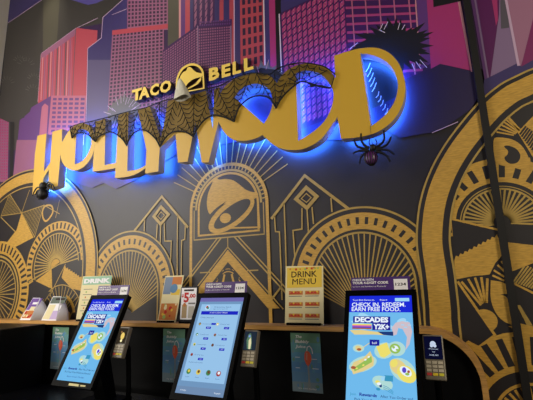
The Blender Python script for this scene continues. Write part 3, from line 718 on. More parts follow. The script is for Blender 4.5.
# ================================================================ spiders
SPB = mat('spider_black', (9, 8, 11), rough=.5); SPP = mat('spider_purple', (92, 22, 110), rough=.35, spec=.8)
sp = empty('toy_spider', at(43, 190, 2.05)); tag(sp, 'black fuzzy spider clinging to the foot of the letter H', 'spider')
b = MB(); b.blob(at(42.6, 194, 2.045), (.045, .04, .047), SPB, 18, 12, bumps=.07); b.blob(at(43.4, 186.2, 2.045), (.036, .032, .035), SPB, 16, 10, bumps=.07); b.build('body', sp, smooth=True)
for pts in ([(45, 187), (48, 182.5), (51, 184), (51.5, 190)], [(45, 189), (49.5, 184), (53, 185), (55, 190)], [(45, 191), (50, 188), (53.5, 191)], [(44, 186), (47, 186.5), (51, 189), (54, 189)],
            [(41, 188), (37.5, 187.5), (34.5, 191), (32.7, 196)], [(41, 190), (37.5, 190.5), (35.5, 195)], [(41, 192), (38, 193), (36.8, 198)], [(41, 195), (39.5, 197), (38.6, 200)]):
    b = MB(); P = smooth_path([p for p in pts], 4, closed=False); b.tube([at(p[0], p[1], 2.05) for p in P], [.007-.003*i/len(P) for i in range(len(P))], SPB); b.build('leg', sp)
s2 = empty('toy_spider', at(371, 155, 2.06)); tag(s2, 'large black spider with purple striped abdomen hanging below the letter D', 'spider')
b = MB(); cth = at(373, 147.6, 2.06); b.blob(cth, (.018, .016, .02), SPB, 14, 8); b.build('thorax', s2, smooth=True)
b = MB(); ca = at(371, 158, 2.06); b.blob(ca, (.034, .03, .042), SPP, 18, 12); ab = b.build('abdomen', s2, smooth=True)
b = MB()
for k in range(7):
    a = -PI/2+(-1.3+2.6*k/6); P = []
    for i in range(13):
        t = PI*(.05+.9*i/12); P.append((ca.x+math.cos(a)*.0345*math.sin(t), ca.y+math.sin(a)*.0305*math.sin(t), ca.z+.0425*math.cos(t)))
    b.tube(P, .0032, SPB, 5)
b.build('stripe', ab)
for pts in ([(368, 149), (363.6, 148.5), (357, 146), (353.8, 139.5)], [(369, 147.5), (366, 146.5), (361.5, 141), (361, 133.5)], [(376, 147), (379, 145.4), (384, 140), (383.6, 130.3)], [(376, 148.5), (380, 148), (387, 144.5), (391, 137)],
            [(376, 150), (382, 149.5), (389, 150.5), (394.5, 154.5)], [(376, 151.5), (382, 153), (387, 156), (390, 161.5)], [(369, 151), (364, 150.7), (358, 151), (353, 153.5)], [(369, 152.5), (364, 154), (360.5, 158), (359.5, 164)]):
    b = MB(); P = smooth_path([p for p in pts], 4, closed=False); b.tube([at(p[0], p[1], 2.055) for p in P], [.0085-.004*i/len(P) for i in range(len(P))], SPB); b.build('leg', s2)
for pts in ([(371, 146), (369, 143), (370, 139)], [(375, 146), (377, 143), (375.4, 139)]):
    b = MB(); P = smooth_path([p for p in pts], 4, closed=False); b.tube([at(p[0], p[1], 2.055) for p in P], .0028, SPB); b.build('fang', s2)
b = MB(); b.tube([at(370.6, 125, 2.075), at(370.9, 134, 2.068), at(372.6, 146, 2.06)], .0011, SPB, 4); b.build('thread', s2)

# ================================================================ panel, shelf, counter
ZS = EYE - .25        # shelf top
YP = 2.115            # face of the black panel
XP = wl(489, 395, 2.08)[0]
Rr = .24; T = .024
path = [(XL+.002, ZS)] + [(XP-Rr+Rr*math.sin(a), ZS-Rr+Rr*math.cos(a)) for a in [PI/2*k/14 for k in range(15)]] + [(XP, .002)]
inn = [(XL+.002, ZS-T)] + [(XP-Rr+(Rr-T)*math.sin(a), ZS-Rr+(Rr-T)*math.cos(a)) for a in [PI/2*k/14 for k in range(15)]] + [(XP-T, .002)]
pan = empty('counter_back_panel', (-1.4, 2.15, 0)); tag(pan, 'long black wall panel behind the kiosks, topped by a thin oak ledge', 'panel')
b = MB(); n = len(path); y0, y1 = 2.075, D-.008
V = [(p[0], y0, p[1]) for p in path] + [(p[0], y0, p[1]) for p in inn] + [(p[0], y1, p[1]) for p in path] + [(p[0], y1, p[1]) for p in inn]
F = []
for i in range(n-1):
    F += [(i, i+1, n+i+1, n+i), (2*n+i, 3*n+i, 3*n+i+1, 2*n+i+1), (i, 2*n+i, 2*n+i+1, i+1), (n+i, n+i+1, 3*n+i+1, 3*n+i)]
F += [(0, n, 3*n, 2*n), (n-1, 3*n-1, 4*n-1, 2*n-1)]
b.add(V, F, WOOD); b.build('ledge', pan)
b = MB(); b.prism(inn + [(XL+.002, .002)], YP, D-.009, BLK); b.build('panel_board', pan)
# side return cabinet at the left
b = MB(); b.box((-3.37, 1.9, (ZS-.02)/2), (1.14, .33, ZS-.02), BLK)
sb = b.build('side_cabinet', bevel=.006); tag(sb, 'black boxy cabinet at the far left end of the counter', 'cabinet')
ZC = .82
ct = empty('ordering_counter', (-1.25, 1.815, 0)); tag(ct, 'glossy black counter carrying the three self-order kiosks', 'counter')
CTM = mat('counter_gloss', (9, 9, 11), rough=.22, spec=.4)
b = MB(); b.box((-1.25, 1.785, ZC-.02), (3.1, .57, .04), CTM); b.build('counter_top', ct, bevel=.004)
b = MB(); b.box((-1.25, 1.81, (ZC-.04)/2), (3.0, .5, ZC-.04), BLK); b.build('cabinet_body', ct)

# ================================================================ kiosks
TIL = .471
SW, SH = .274, .487
def E_(n, c, s=1.): return emis('screen_'+n, c, s)
def flatm(n, c): return mat('paper_'+n, c, rough=.6, spec=.25)
def food_screen(S_):
    bl = E_('blue', (28, 44, 214)); sk = E_('sky', (112, 186, 236)); wh = E_('white', (235, 245, 255)); nv = E_('navy', (30, 34, 150)); ye = E_('yellow', (236, 222, 110))
    gr = E_('green', (150, 190, 90)); rd = E_('redbrown', (170, 90, 60)); tn = E_('tan', (226, 206, 140)); sk2 = E_('paleblue', (160, 214, 244)); skin = E_('skin', (206, 190, 200)); tl = E_('teal', (60, 150, 190)); pk = E_('pink', (220, 110, 170)); vi = E_('violet', (90, 70, 200)); dk = E_('ink', (30, 60, 120))
    X = lambda f: (f-.5)*SW
    Y = lambda f: -f*SH
    r = lambda x0, y0, x1, y1, m, l=1: S_.rect(X(x0), Y(y1), X(x1), Y(y0), m, l)
    e = lambda x, y, a, b_, m, l=2, rot=0.: S_.disc((X(x), Y(y)), a*SW, m, l, 18, b_*SW, rot)
    r(0, 0, 1, 1, sk, 1); r(0, 0, 1, .16, bl, 2)
    for k in range(9): e(random.uniform(.05, .95), random.uniform(.19, .3), random.uniform(.05, .14), random.uniform(.02, .05), sk2, 2, random.uniform(-.4, .4))
    S_.text('Taco Bell Rewards', X(.05), Y(.048), .007, wh, 3, w=.36*SW); S_.text('Start', X(.5), Y(.048), .007, wh, 3, w=.12*SW)
    r(.74, .024, .96, .056, sk2, 3)
    S_.text('CHECK IN, REDEEM.', X(.04), Y(.105), .0185, wh, 3, w=.86*SW, bold=.018); S_.text('EARN FREE FOOD.', X(.04), Y(.149), .0185, wh, 3, w=.78*SW, bold=.018)
    r(.07, .2, .66, .262, nv, 4); S_.text('DECADES', X(.1), Y(.252), .021, wh, 5, w=.53*SW, bold=.05)
    r(.38, .262, .66, .325, nv, 4); S_.text('Y2K+', X(.4), Y(.315), .021, wh, 5, w=.24*SW, bold=.05)
    for k, mm in enumerate((ye, pk, vi, rd)): r(.06, .27+k*.012, .37, .282+k*.012, mm, 4)
    S_.poly([(X(.02), Y(.33)), (X(.2), Y(.325)), (X(.45), Y(.34)), (X(.66), Y(.335)), (X(.68), Y(.37)), (X(.4), Y(.365)), (X(.1), Y(.37))], tn, 3)
    S_.poly([(X(.46), Y(.338)), (X(.7), Y(.335)), (X(.7), Y(.372)), (X(.55), Y(.366))], dk, 4)
    S_.poly([(X(.7), Y(.37)), (X(.68), Y(.3)), (X(.74), Y(.255)), (X(.84), Y(.24)), (X(.95), Y(.25)), (X(.98), Y(.33)), (X(.93), Y(.44)), (X(.87), Y(.49)), (X(.9), Y(.38)), (X(.84), Y(.31)), (X(.78), Y(.3)), (X(.75), Y(.36))], skin, 3)
    r(.34, .41, .49, .462, nv, 4); S_.text('bell', X(.38), Y(.448), .01, wh, 5, w=.07*SW)
    S_.poly([(X(.44), Y(.47)), (X(.6), Y(.43)), (X(.66), Y(.52)), (X(.56), Y(.56)), (X(.5), Y(.55))], ye, 3)
    e(.72, .48, .08, .075, gr, 3); e(.72, .48, .05, .045, wh, 4); e(.7, .47, .02, .02, gr, 5); e(.75, .49, .02, .015, gr, 5); e(.73, .52, .07, .03, dk, 2)
    e(.17, .49, .055, .04, tn, 3, -.3); e(.18, .5, .035, .02, rd, 4); S_.line((X(.22), Y(.49)), (X(.34), Y(.44)), .003, tn, 3)
    S_.poly([(X(.06), Y(.66)), (X(.1), Y(.61)), (X(.25), Y(.57)), (X(.35), Y(.51)), (X(.41), Y(.58)), (X(.4), Y(.63)), (X(.25), Y(.68)), (X(.1), Y(.71))], tn, 3)
    S_.poly([(X(.1), Y(.66)), (X(.25), Y(.6)), (X(.37), Y(.55)), (X(.38), Y(.6)), (X(.24), Y(.65)), (X(.12), Y(.685))], gr, 4); e(.1, .655, .04, .022, rd, 5)
    e(.76, .63, .14, .1, tn, 3, -.7); e(.87, .68, .14, .11, ye, 3, -.6); e(.86, .66, .09, .06, wh, 4, -.6); e(.84, .65, .03, .04, vi, 5); e(.88, .68, .03, .02, gr, 5); e(.9, .66, .02, .02, rd, 5); e(.7, .6, .05, .06, ye, 4, -.5)
    r(.56, .7, .68, .745, tl, 4); S_.poly([(X(.5), Y(.72)), (X(.57), Y(.705)), (X(.56), Y(.74)), (X(.52), Y(.745))], sk2, 4)
    e(.46, .755, .035, .022, ye, 4); e(.48, .77, .03, .02, wh, 5); e(.5, .78, .02, .03, dk, 4, .5); e(.47, .81, .03, .02, tl, 4)
    for k in range(3): S_.strip([(X(.54), Y(.78+k*.012)), (X(.6), Y(.79+k*.014)), (X(.68), Y(.82+k*.01))], .002, tl, 4)
    hl = E_('halo', (176, 218, 214))
    for q in ((.17, .49, .09, .06, 0), (.56, .5, .15, .12, .3), (.74, .48, .13, .11, 0), (.24, .62, .22, .11, .35), (.82, .65, .2, .15, -.65), (.53, .76, .15, .09, -.3)): e(q[0], q[1], q[2], q[3], hl, 2.3, q[4])
    for q in ((.2, .6), (.28, .585), (.33, .56), (.25, .63), (.15, .66)): e(q[0], q[1], .018, .012, wh if q[0] > .26 else ye, 5, .4)
    for q in ((.82, .27), (.88, .24), (.86, .29), (.92, .27)): r(q[0], q[1], q[0]+.05, q[1]+.008, sk2, 4)
    S_.text('Join', X(.06), Y(.872), .0095, tl, 4, w=.09*SW); S_.text('Rewards', X(.2), Y(.872), .011, nv, 4, w=.25*SW, bold=.03); S_.text('After You Order and', X(.5), Y(.872), .0095, dk, 4, w=.44*SW)
    S_.text('Pick Your Free Welcome Reward', X(.5), Y(.91), .0095, dk, 4, w=.74*SW, align='c')
    S_.text('Start Your Order', X(.5), Y(.955), .007, nv, 4, w=.5*SW, align='c')
def list_screen(S_):
    bg = E_('list_back', (150, 194, 232)); hd = E_('list_head', (110, 104, 170)); pn = E_('list_side', (112, 150, 190)); bb = E_('list_bar', (30, 40, 190)); wh = E_('white', (235, 245, 255)); dk = E_('list_text', (70, 100, 150)); ft = E_('list_foot', (112, 140, 176))
    gr = E_('list_green', (70, 130, 80)); rd = E_('list_red', (160, 60, 60)); ye = E_('list_yellow', (220, 200, 90)); bn = E_('list_brown', (110, 70, 50))
    X = lambda f: (f-.5)*SW
    Y = lambda f: -f*SH
    r = lambda x0, y0, x1, y1, m, l=1: S_.rect(X(x0), Y(y1), X(x1), Y(y0), m, l)
    r(0, 0, 1, 1, pn, 1); r(0, 0, 1, .045, hd, 2); r(.06, .075, .95, .88, bg, 2); r(0, .93, 1, 1, ft, 2)
    S_.ring((X(.22), Y(.115)), .012, .014, wh, 4); S_.disc((X(.2), Y(.105)), .007, rd, 3, 12); S_.disc((X(.23), Y(.12)), .006, gr, 3, 12)
    S_.text('Welcome back', X(.36), Y(.115), .007, dk, 3, w=.4*SW); S_.text('Sign in for rewards', X(.36), Y(.135), .005, dk, 3, w=.32*SW)
    r(.1, .155, .93, .195, bb, 3); S_.text('START A NEW ORDER', X(.5), Y(.18), .006, wh, 4, w=.4*SW, align='c')
    S_.text('Order favorites', X(.12), Y(.235), .007, dk, 3, w=.3*SW)
    for i, (sy, cols) in enumerate(((.3, 2), (.415, 2), (.52, 2), (.625, 1))):
        for c in range(cols):
            x = .14+.4*c
            S_.disc((X(x), Y(sy)), .0075, (bn, gr, ye, rd)[(i+c*2) % 4], 4, 12); S_.disc((X(x+.005), Y(sy+.004)), .004, (ye, wh, gr, bn)[(i+c) % 4], 5, 10)
            S_.text('Crunchy item', X(x+.06), Y(sy+.004), .0055, dk, 3, w=.2*SW)
            r(x+.16, sy+.028, x+.27, sy+.052, bb, 3); S_.text('ADD', X(x+.215), Y(sy+.044), .0045, wh, 4, w=.05*SW, align='c')
    r(.4, .288, .5, .308, bb, 3)
    S_.text('Explore the menu', X(.12), Y(.705), .006, dk, 3, w=.3*SW)
    for k, mm in enumerate((gr, ye, gr, rd)):
        S_.disc((X(.17+.21*k), Y(.79)), .013, mm, 4, 16); S_.disc((X(.175+.21*k), Y(.785)), .007, (ye, bn, bn, wh)[k], 5, 12); S_.text('Item', X(.17+.21*k), Y(.845), .005, dk, 3, w=.08*SW, align='c')
    S_.text('Help', X(.1), Y(.972), .006, wh, 3, w=.12*SW); S_.text('English', X(.8), Y(.972), .006, wh, 3, w=.12*SW)
def kiosk(x, kind, label):
    k = empty('self_order_kiosk', (x, 1.80, ZC)); tag(k, label, 'kiosk', 'self-order kiosks on the counter')
    o = Vector((x, 1.87, EYE-.085)); ex = Vector((1, 0, 0)); dn = Vector((0, -math.sin(TIL), -math.cos(TIL))); ey = -dn; en = ex.cross(ey)   # toward the customer
    if en.y > 0: en = -en
    b = MB()
    def P(a, c, d): return o + ex*a + ey*c + en*d
    def slab(x0, x1, t, bt, d0, d1, m):
        b.hexa([P(x0, t, d1), P(x1, t, d1), P(x1, bt, d1), P(x0, bt, d1), P(x0, t, d0), P(x1, t, d0), P(x1, bt, d0), P(x0, bt, d0)], m)
    hw = SW/2
    slab(-hw-.02, hw+.02, .026, -SH-.03, -.034, -.006, BLKM)
    slab(-hw+.03, hw-.03, -.03, -SH+.03, -.06, -.034, BLKM)
    b.build('housing', k, bevel=.004)
    b = MB()   # bezel frame
    for q in ((-hw-.02, -hw, .026, -SH-.03), (hw, hw+.02, .026, -SH-.03), (-hw, hw, .026, 0), (-hw, hw, -SH, -SH-.03)): slab(q[0], q[1], q[2], q[3], -.006, .003, BLKM)
    b.build('bezel', k)
    S_ = Canvas(o - en*.004, ex, ey, en, step=.0003)
    b = S_; (food_screen if kind else list_screen)(S_); sc_ = S_.build('screen', k); sc_['label'] = 'lit screen with food pictures' if kind else 'lit screen with an order list'
    b = MB(); b.box((x, 1.86, ZC+.008), (.26, .22, .016), BLKM)
    b.build('base_plate', k, bevel=.003)
    b = MB(); m0 = o + dn*(SH*.62) - en*.06
    b.hexa([Vector((x-.045, m0.y-.02, m0.z-.04)), Vector((x+.045, m0.y-.02, m0.z-.04)), Vector((x+.045, m0.y+.05, m0.z+.07)), Vector((x-.045, m0.y+.05, m0.z+.07)),
            Vector((x-.045, 1.85, ZC+.012)), Vector((x+.045, 1.85, ZC+.012)), Vector((x+.045, 1.93, ZC+.012)), Vector((x-.045, 1.93, ZC+.012))], BLKM)
    b.build('stand', k)
    # purple topper
    PUR = mat('topper_purple', (70, 38, 112), rough=.4); PW = flatm('white', (236, 234, 238))
    tz = .028; C0 = o + ey*tz - en*.02
    te = Vector((0, math.sin(.2), math.cos(.2))); tn = Vector((0, -math.cos(.2), math.sin(.2)))
    b = MB(); V0 = [C0+ex*a+te*c for a, c in ((-.135, 0), (.133, 0), (.133, .068), (-.135, .068))]
    b.hexa([v for v in V0] + [v - tn*.004 for v in V0], PUR); tp = b.build('topper_sign', k); tp['label'] = 'purple topper sign reading CHECK IN WITH YOUR 4-DIGIT CODE'
    T_ = Canvas(C0 + tn*.0004, ex, te, tn, step=.0003)
    T_.text('CHECK IN WITH', -.128, .0515, .0095, PW, 1, w=.10, bold=.035); T_.text('YOUR 4-DIGIT CODE', -.128, .037, .0105, PW, 1, w=.165, bold=.035)
    T_.text('to Earn and Redeem in Rewards', -.128, .022, .006, PW, 1, w=.155); T_.rect(-.13, .005, .06, .0065, PW, 1)
    T_.rect(.062, .006, .122, .056, PW, 1); T_.text('1234', .092, .026, .012, BLKM, 2, w=.046, align='c', bold=.02)
    T_.build('lettering', tp)
    if not (x > -1.6):
        W_ = flatm('cream', (216, 206, 150)); S2 = Canvas(o + en*.0034, ex, ey, en, step=.0003)
        S2.rect(-.02, -SH-.022, .06, -SH-.010, W_, 1); S2.rect(.07, -SH-.02, .11, -SH-.012, W_, 1); st = S2.build('bezel_marks', k)  # two small cream marks on the lower bezel
    return k
kiosk(-1.974, 1, 'left black kiosk with food advert screen, beside the leaning DRINK card')
kiosk(-1.140, 0, 'middle black kiosk showing a pale blue order list')
kiosk(-.306, 1, 'nearest black kiosk at right showing DECADES Y2K+ advert')

# ================================================================ card readers
def reader(x, kind, label):
    o = Vector((x, 1.811, EYE-.242)); t = .33; ex = Vector((1, 0, 0)); ey = Vector((0, math.sin(t), math.cos(t))); en = Vector((0, -math.cos(t), math.sin(t)))
    k = empty('card_reader', (x, 1.84, ZC)); tag(k, label, 'card reader', 'card readers beside the kiosks')
    GRY = mat('reader_grey', (112, 104, 90), rough=.4); KEY = mat('reader_key', (176, 166, 146), rough=.5); SCR = mat('reader_glass', (8, 9, 16), rough=.12, spec=.6)
    def P(a, c, d): return o + ex*a + ey*c + en*d
    def hx(b, x0, x1, t_, bt, d0, d1, m): b.hexa([P(x0, t_, d1), P(x1, t_, d1), P(x1, bt, d1), P(x0, bt, d1), P(x0, t_, d0), P(x1, t_, d0), P(x1, bt, d0), P(x0, bt, d0)], m)
    b = MB(); hx(b, -.0385, .0385, 0, -.171, -.028, 0, GRY); b.build('body', k, bevel=.004)
    b = MB(); hx(b, -.0335, .0335, -.006, -.095, 0, .0012, SCR); sc_ = b.build('display', k)
    for i in range(4):
        for j in range(3):
            b = MB(); hx(b, -.031+j*.022, -.013+j*.022, -.102-i*.0145, -.112-i*.0145, 0, .003, KEY if i < 3 else (mat('key_red', (190, 50, 50)), mat('key_yellow', (220, 190, 40)), mat('key_green', (200, 190, 50)))[j]); b.build('key', k)
    b = MB(); b.tube([P(0, -.09, -.028), P(0, -.1, -.07), Vector((x, 1.86, ZC+.1)), Vector((x, 1.86, ZC))], .014, BLKM, 10); b.build('mount_arm', k, smooth=True)
    b = MB(); b.tube([Vector((x, 1.86, ZC)), Vector((x, 1.86, ZC+.01))], .045, BLKM, 20); b.build('mount_base', k)
    S_ = Canvas(P(0, 0, .0013), ex, ey, en, step=.0003)
    if kind == 2:
        nv = E_('rd_navy', (10, 12, 40)); S_.rect(-.0325, -.094, .0325, -.007, nv, 1); w = E_('white2', (200, 215, 240), .9)
        S_.disc((0, -.036), .011, w, 2, 16); S_.disc((-.006, -.044), .006, w, 2, 12); S_.disc((.007, -.044), .006, w, 2, 12); S_.text('Welcome', 0, -.058, .005, w, 2, w=.036, align='c'); S_.text('TAP', 0, -.069, .004, w, 2, w=.012, align='c'); S_.text('10:28 AM', 0, -.082, .006, w, 2, w=.032, align='c')
    elif kind == 1:
        S_.rect(-.0325, -.094, .0325, -.007, E_('rd_dk', (34, 44, 58)), 1); S_.poly([(-.012, -.09), (-.02, -.05), (-.012, -.02), (0, -.015), (.008, -.04), (.012, -.09)], E_('rd_green', (86, 120, 96)), 2)
        S_.poly([(-.004, -.09), (-.008, -.05), (.002, -.035), (.008, -.06), (.006, -.09)], E_('rd_cream', (220, 214, 170)), 3); S_.disc((-.005, -.03), .006, E_('rd_blue', (120, 150, 210)), 3, 12)
    else:
        S_.rect(-.0325, -.094, .0325, -.007, E_('rd_bn', (52, 44, 34)), 1); S_.disc((.004, -.052), .014, E_('rd_glow', (240, 206, 110)), 2, 16, .02); S_.disc((.002, -.078), .008, E_('rd_glow2', (255, 240, 180)), 3, 14); S_.disc((-.01, -.03), .006, E_('rd_tan', (150, 110, 70)), 2, 12)
    S_.build('picture', sc_)
reader(-1.768, 0, 'card reader with a glowing amber picture, right of the left kiosk')
reader(-.934, 1, 'card reader with a green and cream picture, right of the middle kiosk')
reader(-.100, 2, 'card reader with dark blue welcome display, right of the nearest kiosk')

# ================================================================ posters on the black panel
def poster(px_, w, h, ztop, label, group=None):
    o = Vector((px_, YP-.0005, ztop)); k = empty('drink_poster', (px_, YP, ztop-h)); tag(k, label, 'poster', 'juice posters on the black panel')
    X = Canvas(o + Vector((0, -.0035, 0)), (1, 0, 0), (0, 0, 1), (0, -1, 0), step=.0003)
    c = [flatm('teal%d' % i, v) for i, v in enumerate(((112, 156, 130), (108, 164, 172), (104, 160, 196), (98, 148, 198), (104, 150, 190), (134, 156, 168)))]
    for i in range(6): X.rect(-w/2, -h*(i+1)/6, w/2, -h*i/6, c[i], 1)
    for i in range(26):
        X.disc((random.uniform(-.45, .45)*w, -random.uniform(.1, .97)*h), random.uniform(.003, .012), c[random.randrange(6)], 2, 10, random.uniform(.004, .02))
    wh = flatm('white', (236, 234, 238)); co = flatm('coral', (236, 104, 72)); pk = flatm('salmon', (226, 150, 130)); cr = flatm('cream', (216, 206, 150))
    for i, (t, ww) in enumerate((('The', .22), ('Bubbly', .46), ('Juice', .34))): X.text(t, -.34*w, -h*(.085+.085*i), .014, wh, 4, w=ww*w, bold=.03, shear=.25)
    cx = .06*w
    X.poly([(cx+p[0]*w, -p[1]*h) for p in ((-.02, .30), (.06, .32), (.12, .38), (.12, .46), (.06, .53), (0, .57), (-.06, .53), (-.12, .45), (-.11, .37), (-.06, .31))], co, 4)
    X.poly([(cx+p[0]*w, -p[1]*h) for p in ((-.05, .33), (0, .34), (-.02, .47), (-.07, .45))], pk, 5)
    X.poly([(cx+p[0]*w, -p[1]*h) for p in ((-.03, .56), (.04, .56), (.03, .75), (.08, .97), (-.06, .97), (-.01, .75))], flatm('stem', (150, 158, 160)), 3)
    X.strip([(cx+p[0]*w, -p[1]*h) for p in ((-.02, .31), (.0, .24), (.08, .22), (.15, .27), (.17, .35))], .005, wh, 6)
    for q in ((-.36, .42, .16), (-.36, .6, .14), (.18, .44, .18), (.2, .6, .2)): X.line((q[0]*w, -q[1]*h), ((q[0]+q[2])*w, -q[1]*h), .003, wh, 4)
    X.text('try one today', 0, -h*.95, .008, wh, 6, w=.6*w, align='c')
    X.build('print', k)
    b = MB(); b.box((px_, YP-.0022, ztop-h/2), (w, .0026, h), flatm('card', (70, 100, 110))); b.build('board', k)
poster(-2.69, .172, .295, EYE-.297, 'blue juice poster on the black panel left of the left kiosk')
poster(-1.645, .172, .318, EYE-.288, 'blue juice poster between the left kiosk and the middle kiosk')
poster(-.762, .170, .30, EYE-.291, 'blue juice poster below the freestanding DRINK MENU card')

# ================================================================ cards standing on the ledge
def card(name, corners, th, mface, label, cat, y):
    """thin upright card; corners tl,tr,br,bl as wall points at depth y, leaning back a little"""
    P = [Vector((p[0], y, p[1])) for p in corners]
    zb = ZS+.0005
    for p in P:
        if abs(p.z-zb) < .05: p.z = zb
        else: p.y += .022
    ex = (P[1]-P[0]); w = (P[2]-P[3]).length; o = P[3]
    k = empty(name, ((P[2]+P[3])/2)); tag(k, label, cat)
    n = (P[2]-P[3]).cross(P[0]-P[3]).normalized()
    if n.y > 0: n = -n
    b = MB(); b.hexa([P[0], P[1], P[2], P[3]] + [p - n*th for p in P], mface); b.build('sheet', k)
    b = MB(); mid = (P[2]+P[3])/2; b.box((mid.x, mid.y-.004, zb+.006), (w*.86, .03, .012), BLKM); b.build('holder', k)
    c = Canvas(P[3]+n*.0004, (P[2]-P[3]).normalized(), (P[0]-P[3]).normalized(), n, step=.0003)
    return k, c, (P[2]-P[3]).length, (P[0]-P[3]).length
cream = flatm('menu', (226, 214, 170)); yel = flatm('menu_yellow', (224, 190, 70)); orr = flatm('menu_orange', (196, 120, 60)); redd = flatm('menu_red', (190, 44, 40)); inkm = flatm('ink', (40, 26, 22)); grn = flatm('menu_green', (150, 176, 96)); tealm = flatm('mint', (150, 190, 164)); blu = flatm('card_blue', (90, 130, 170)); prp = flatm('card_purple', (116, 84, 160)); whm = flatm('white', (236, 234, 238)); greym = flatm('grey', (120, 116, 112))
YK = 2.12
k, c, w, h = card('drink_menu_card', [wl(284.3, 266.2, YK), wl(321.9, 265.7, YK), wl(323.6, 322, YK), wl(284.8, 321.4, YK)], .003, cream, 'cream and yellow DRINK MENU card standing on the ledge between the middle and nearest kiosks', 'menu card', YK)
c.rect(.04*w, .62*h, .96*w, .97*h, yel, 1)
for i in range(14): c.disc((random.uniform(.1, .9)*w, random.uniform(.93, .955)*h), random.uniform(.003, .007), (orr, grn, yel, redd)[i % 4], 2, 10)
c.text('DRINK', .5*w, .80*h, .1*h, inkm, 3, w=.68*w, align='c', bold=.012); c.text('MENU', .5*w, .675*h, .1*h, inkm, 3, w=.62*w, align='c')
for r in range(3):
    for q in range(2):
        x0 = (.1+.43*q)*w; y0 = (.5-.19*r)*h
        c.rect(x0, y0, x0+.37*w, y0+.065*h, orr, 3); c.rect(x0+.02*w, y0+.02*h, x0+.3*w, y0+.045*h, redd, 4); c.rect(x0, y0-.03*h, x0+.35*w, y0-.018*h, greym, 3)
        for s in range(4): c.disc((x0+(.04+.09*s)*w, y0+.05*h), .006, yel if s % 2 else orr, 4, 10)
c.build('print', k)
k, c, w, h = card('drink_menu_card', [wl(80.6, 276.4, YK), wl(109.2, 275.4, YK), wl(106.5, 320, YK), wl(75.8, 319.5, YK)], .003, cream, 'pale card with mint DRINK heading, partly hidden behind the left kiosk', 'menu card', YK)
c.rect(.03*w, .8*h, .97*w, .985*h, tealm, 1); c.text('DRINK', .5*w, .84*h, .09*h, whm, 3, w=.86*w, align='c', bold=.06)
for i in range(5): c.line((.1*w, (.7-.12*i)*h), (.4*w, (.7-.12*i)*h), .004, greym, 2); c.disc((.2*w, (.64-.12*i)*h), .007, (grn, orr)[i % 2], 2, 10); c.line((.55*w, (.68-.12*i)*h), (.9*w, (.68-.12*i)*h), .004, greym, 2)
c.build('print', k)
k, c, w, h = card('promo_card', [wl(163.3, 276, YK), wl(181.8, 275.3, YK), wl(175.5, 322.5, YK), wl(157.3, 322.2, YK)], .003, cream, 'blue and orange picture card in clear holder, left of the $5 card', 'card', YK)
c.rect(.03*w, .6*h, .45*w, .97*h, flatm('steel', (120, 136, 160)), 1); c.rect(.45*w, .8*h, .97*w, .97*h, orr, 1); c.disc((.6*w, .72*h), .03, blu, 2, 18); c.rect(.5*w, .58*h, .95*w, .7*h, yel, 1)
c.rect(.05*w, .05*h, .95*w, .4*h, orr, 1)
for i in range(12): c.disc((random.uniform(.1, .9)*w, random.uniform(.08, .38)*h), random.uniform(.006, .014), (redd, yel, grn, cream)[i % 4], 2, 10)
c.build('print', k)
YD = 2.10
k, c, w, h = card('promo_card', [wl(179.2, 287.2, YD), wl(195.8, 286, YD), wl(195.8, 320.5, YD), wl(179.2, 320.5, YD)], .012, flatm('box_black', (24, 24, 28)), 'white card with red $5.00 price, left of the middle kiosk', 'card', YD)
c.rect(.04*w, .1*h, .96*w, .97*h, whm, 1); c.rect(.2*w, .88*h, .8*w, .93*h, inkm, 2)
c.text('$', .06*w, .72*h, .06*h*1.2, redd, 2, w=.14*w, bold=.05); c.text('5', .2*w, .58*h, .25*h, redd, 2, w=.32*w, bold=.04); c.text('.00', .5*w, .7*h, .1*h, redd, 2, w=.42*w, bold=.05)
c.rect(.12*w, .14*h, .42*w, .5*h, flatm('cup_tan', (176, 150, 110)), 2); c.rect(.52*w, .14*h, .86*w, .46*h, flatm('cup_grey', (190, 184, 170)), 2); c.disc((.27*w, .5*h), .012, orr, 3, 14); c.rect(.5*w, .52*h, .92*w, .56*h, greym, 2)
c.build('print', k)
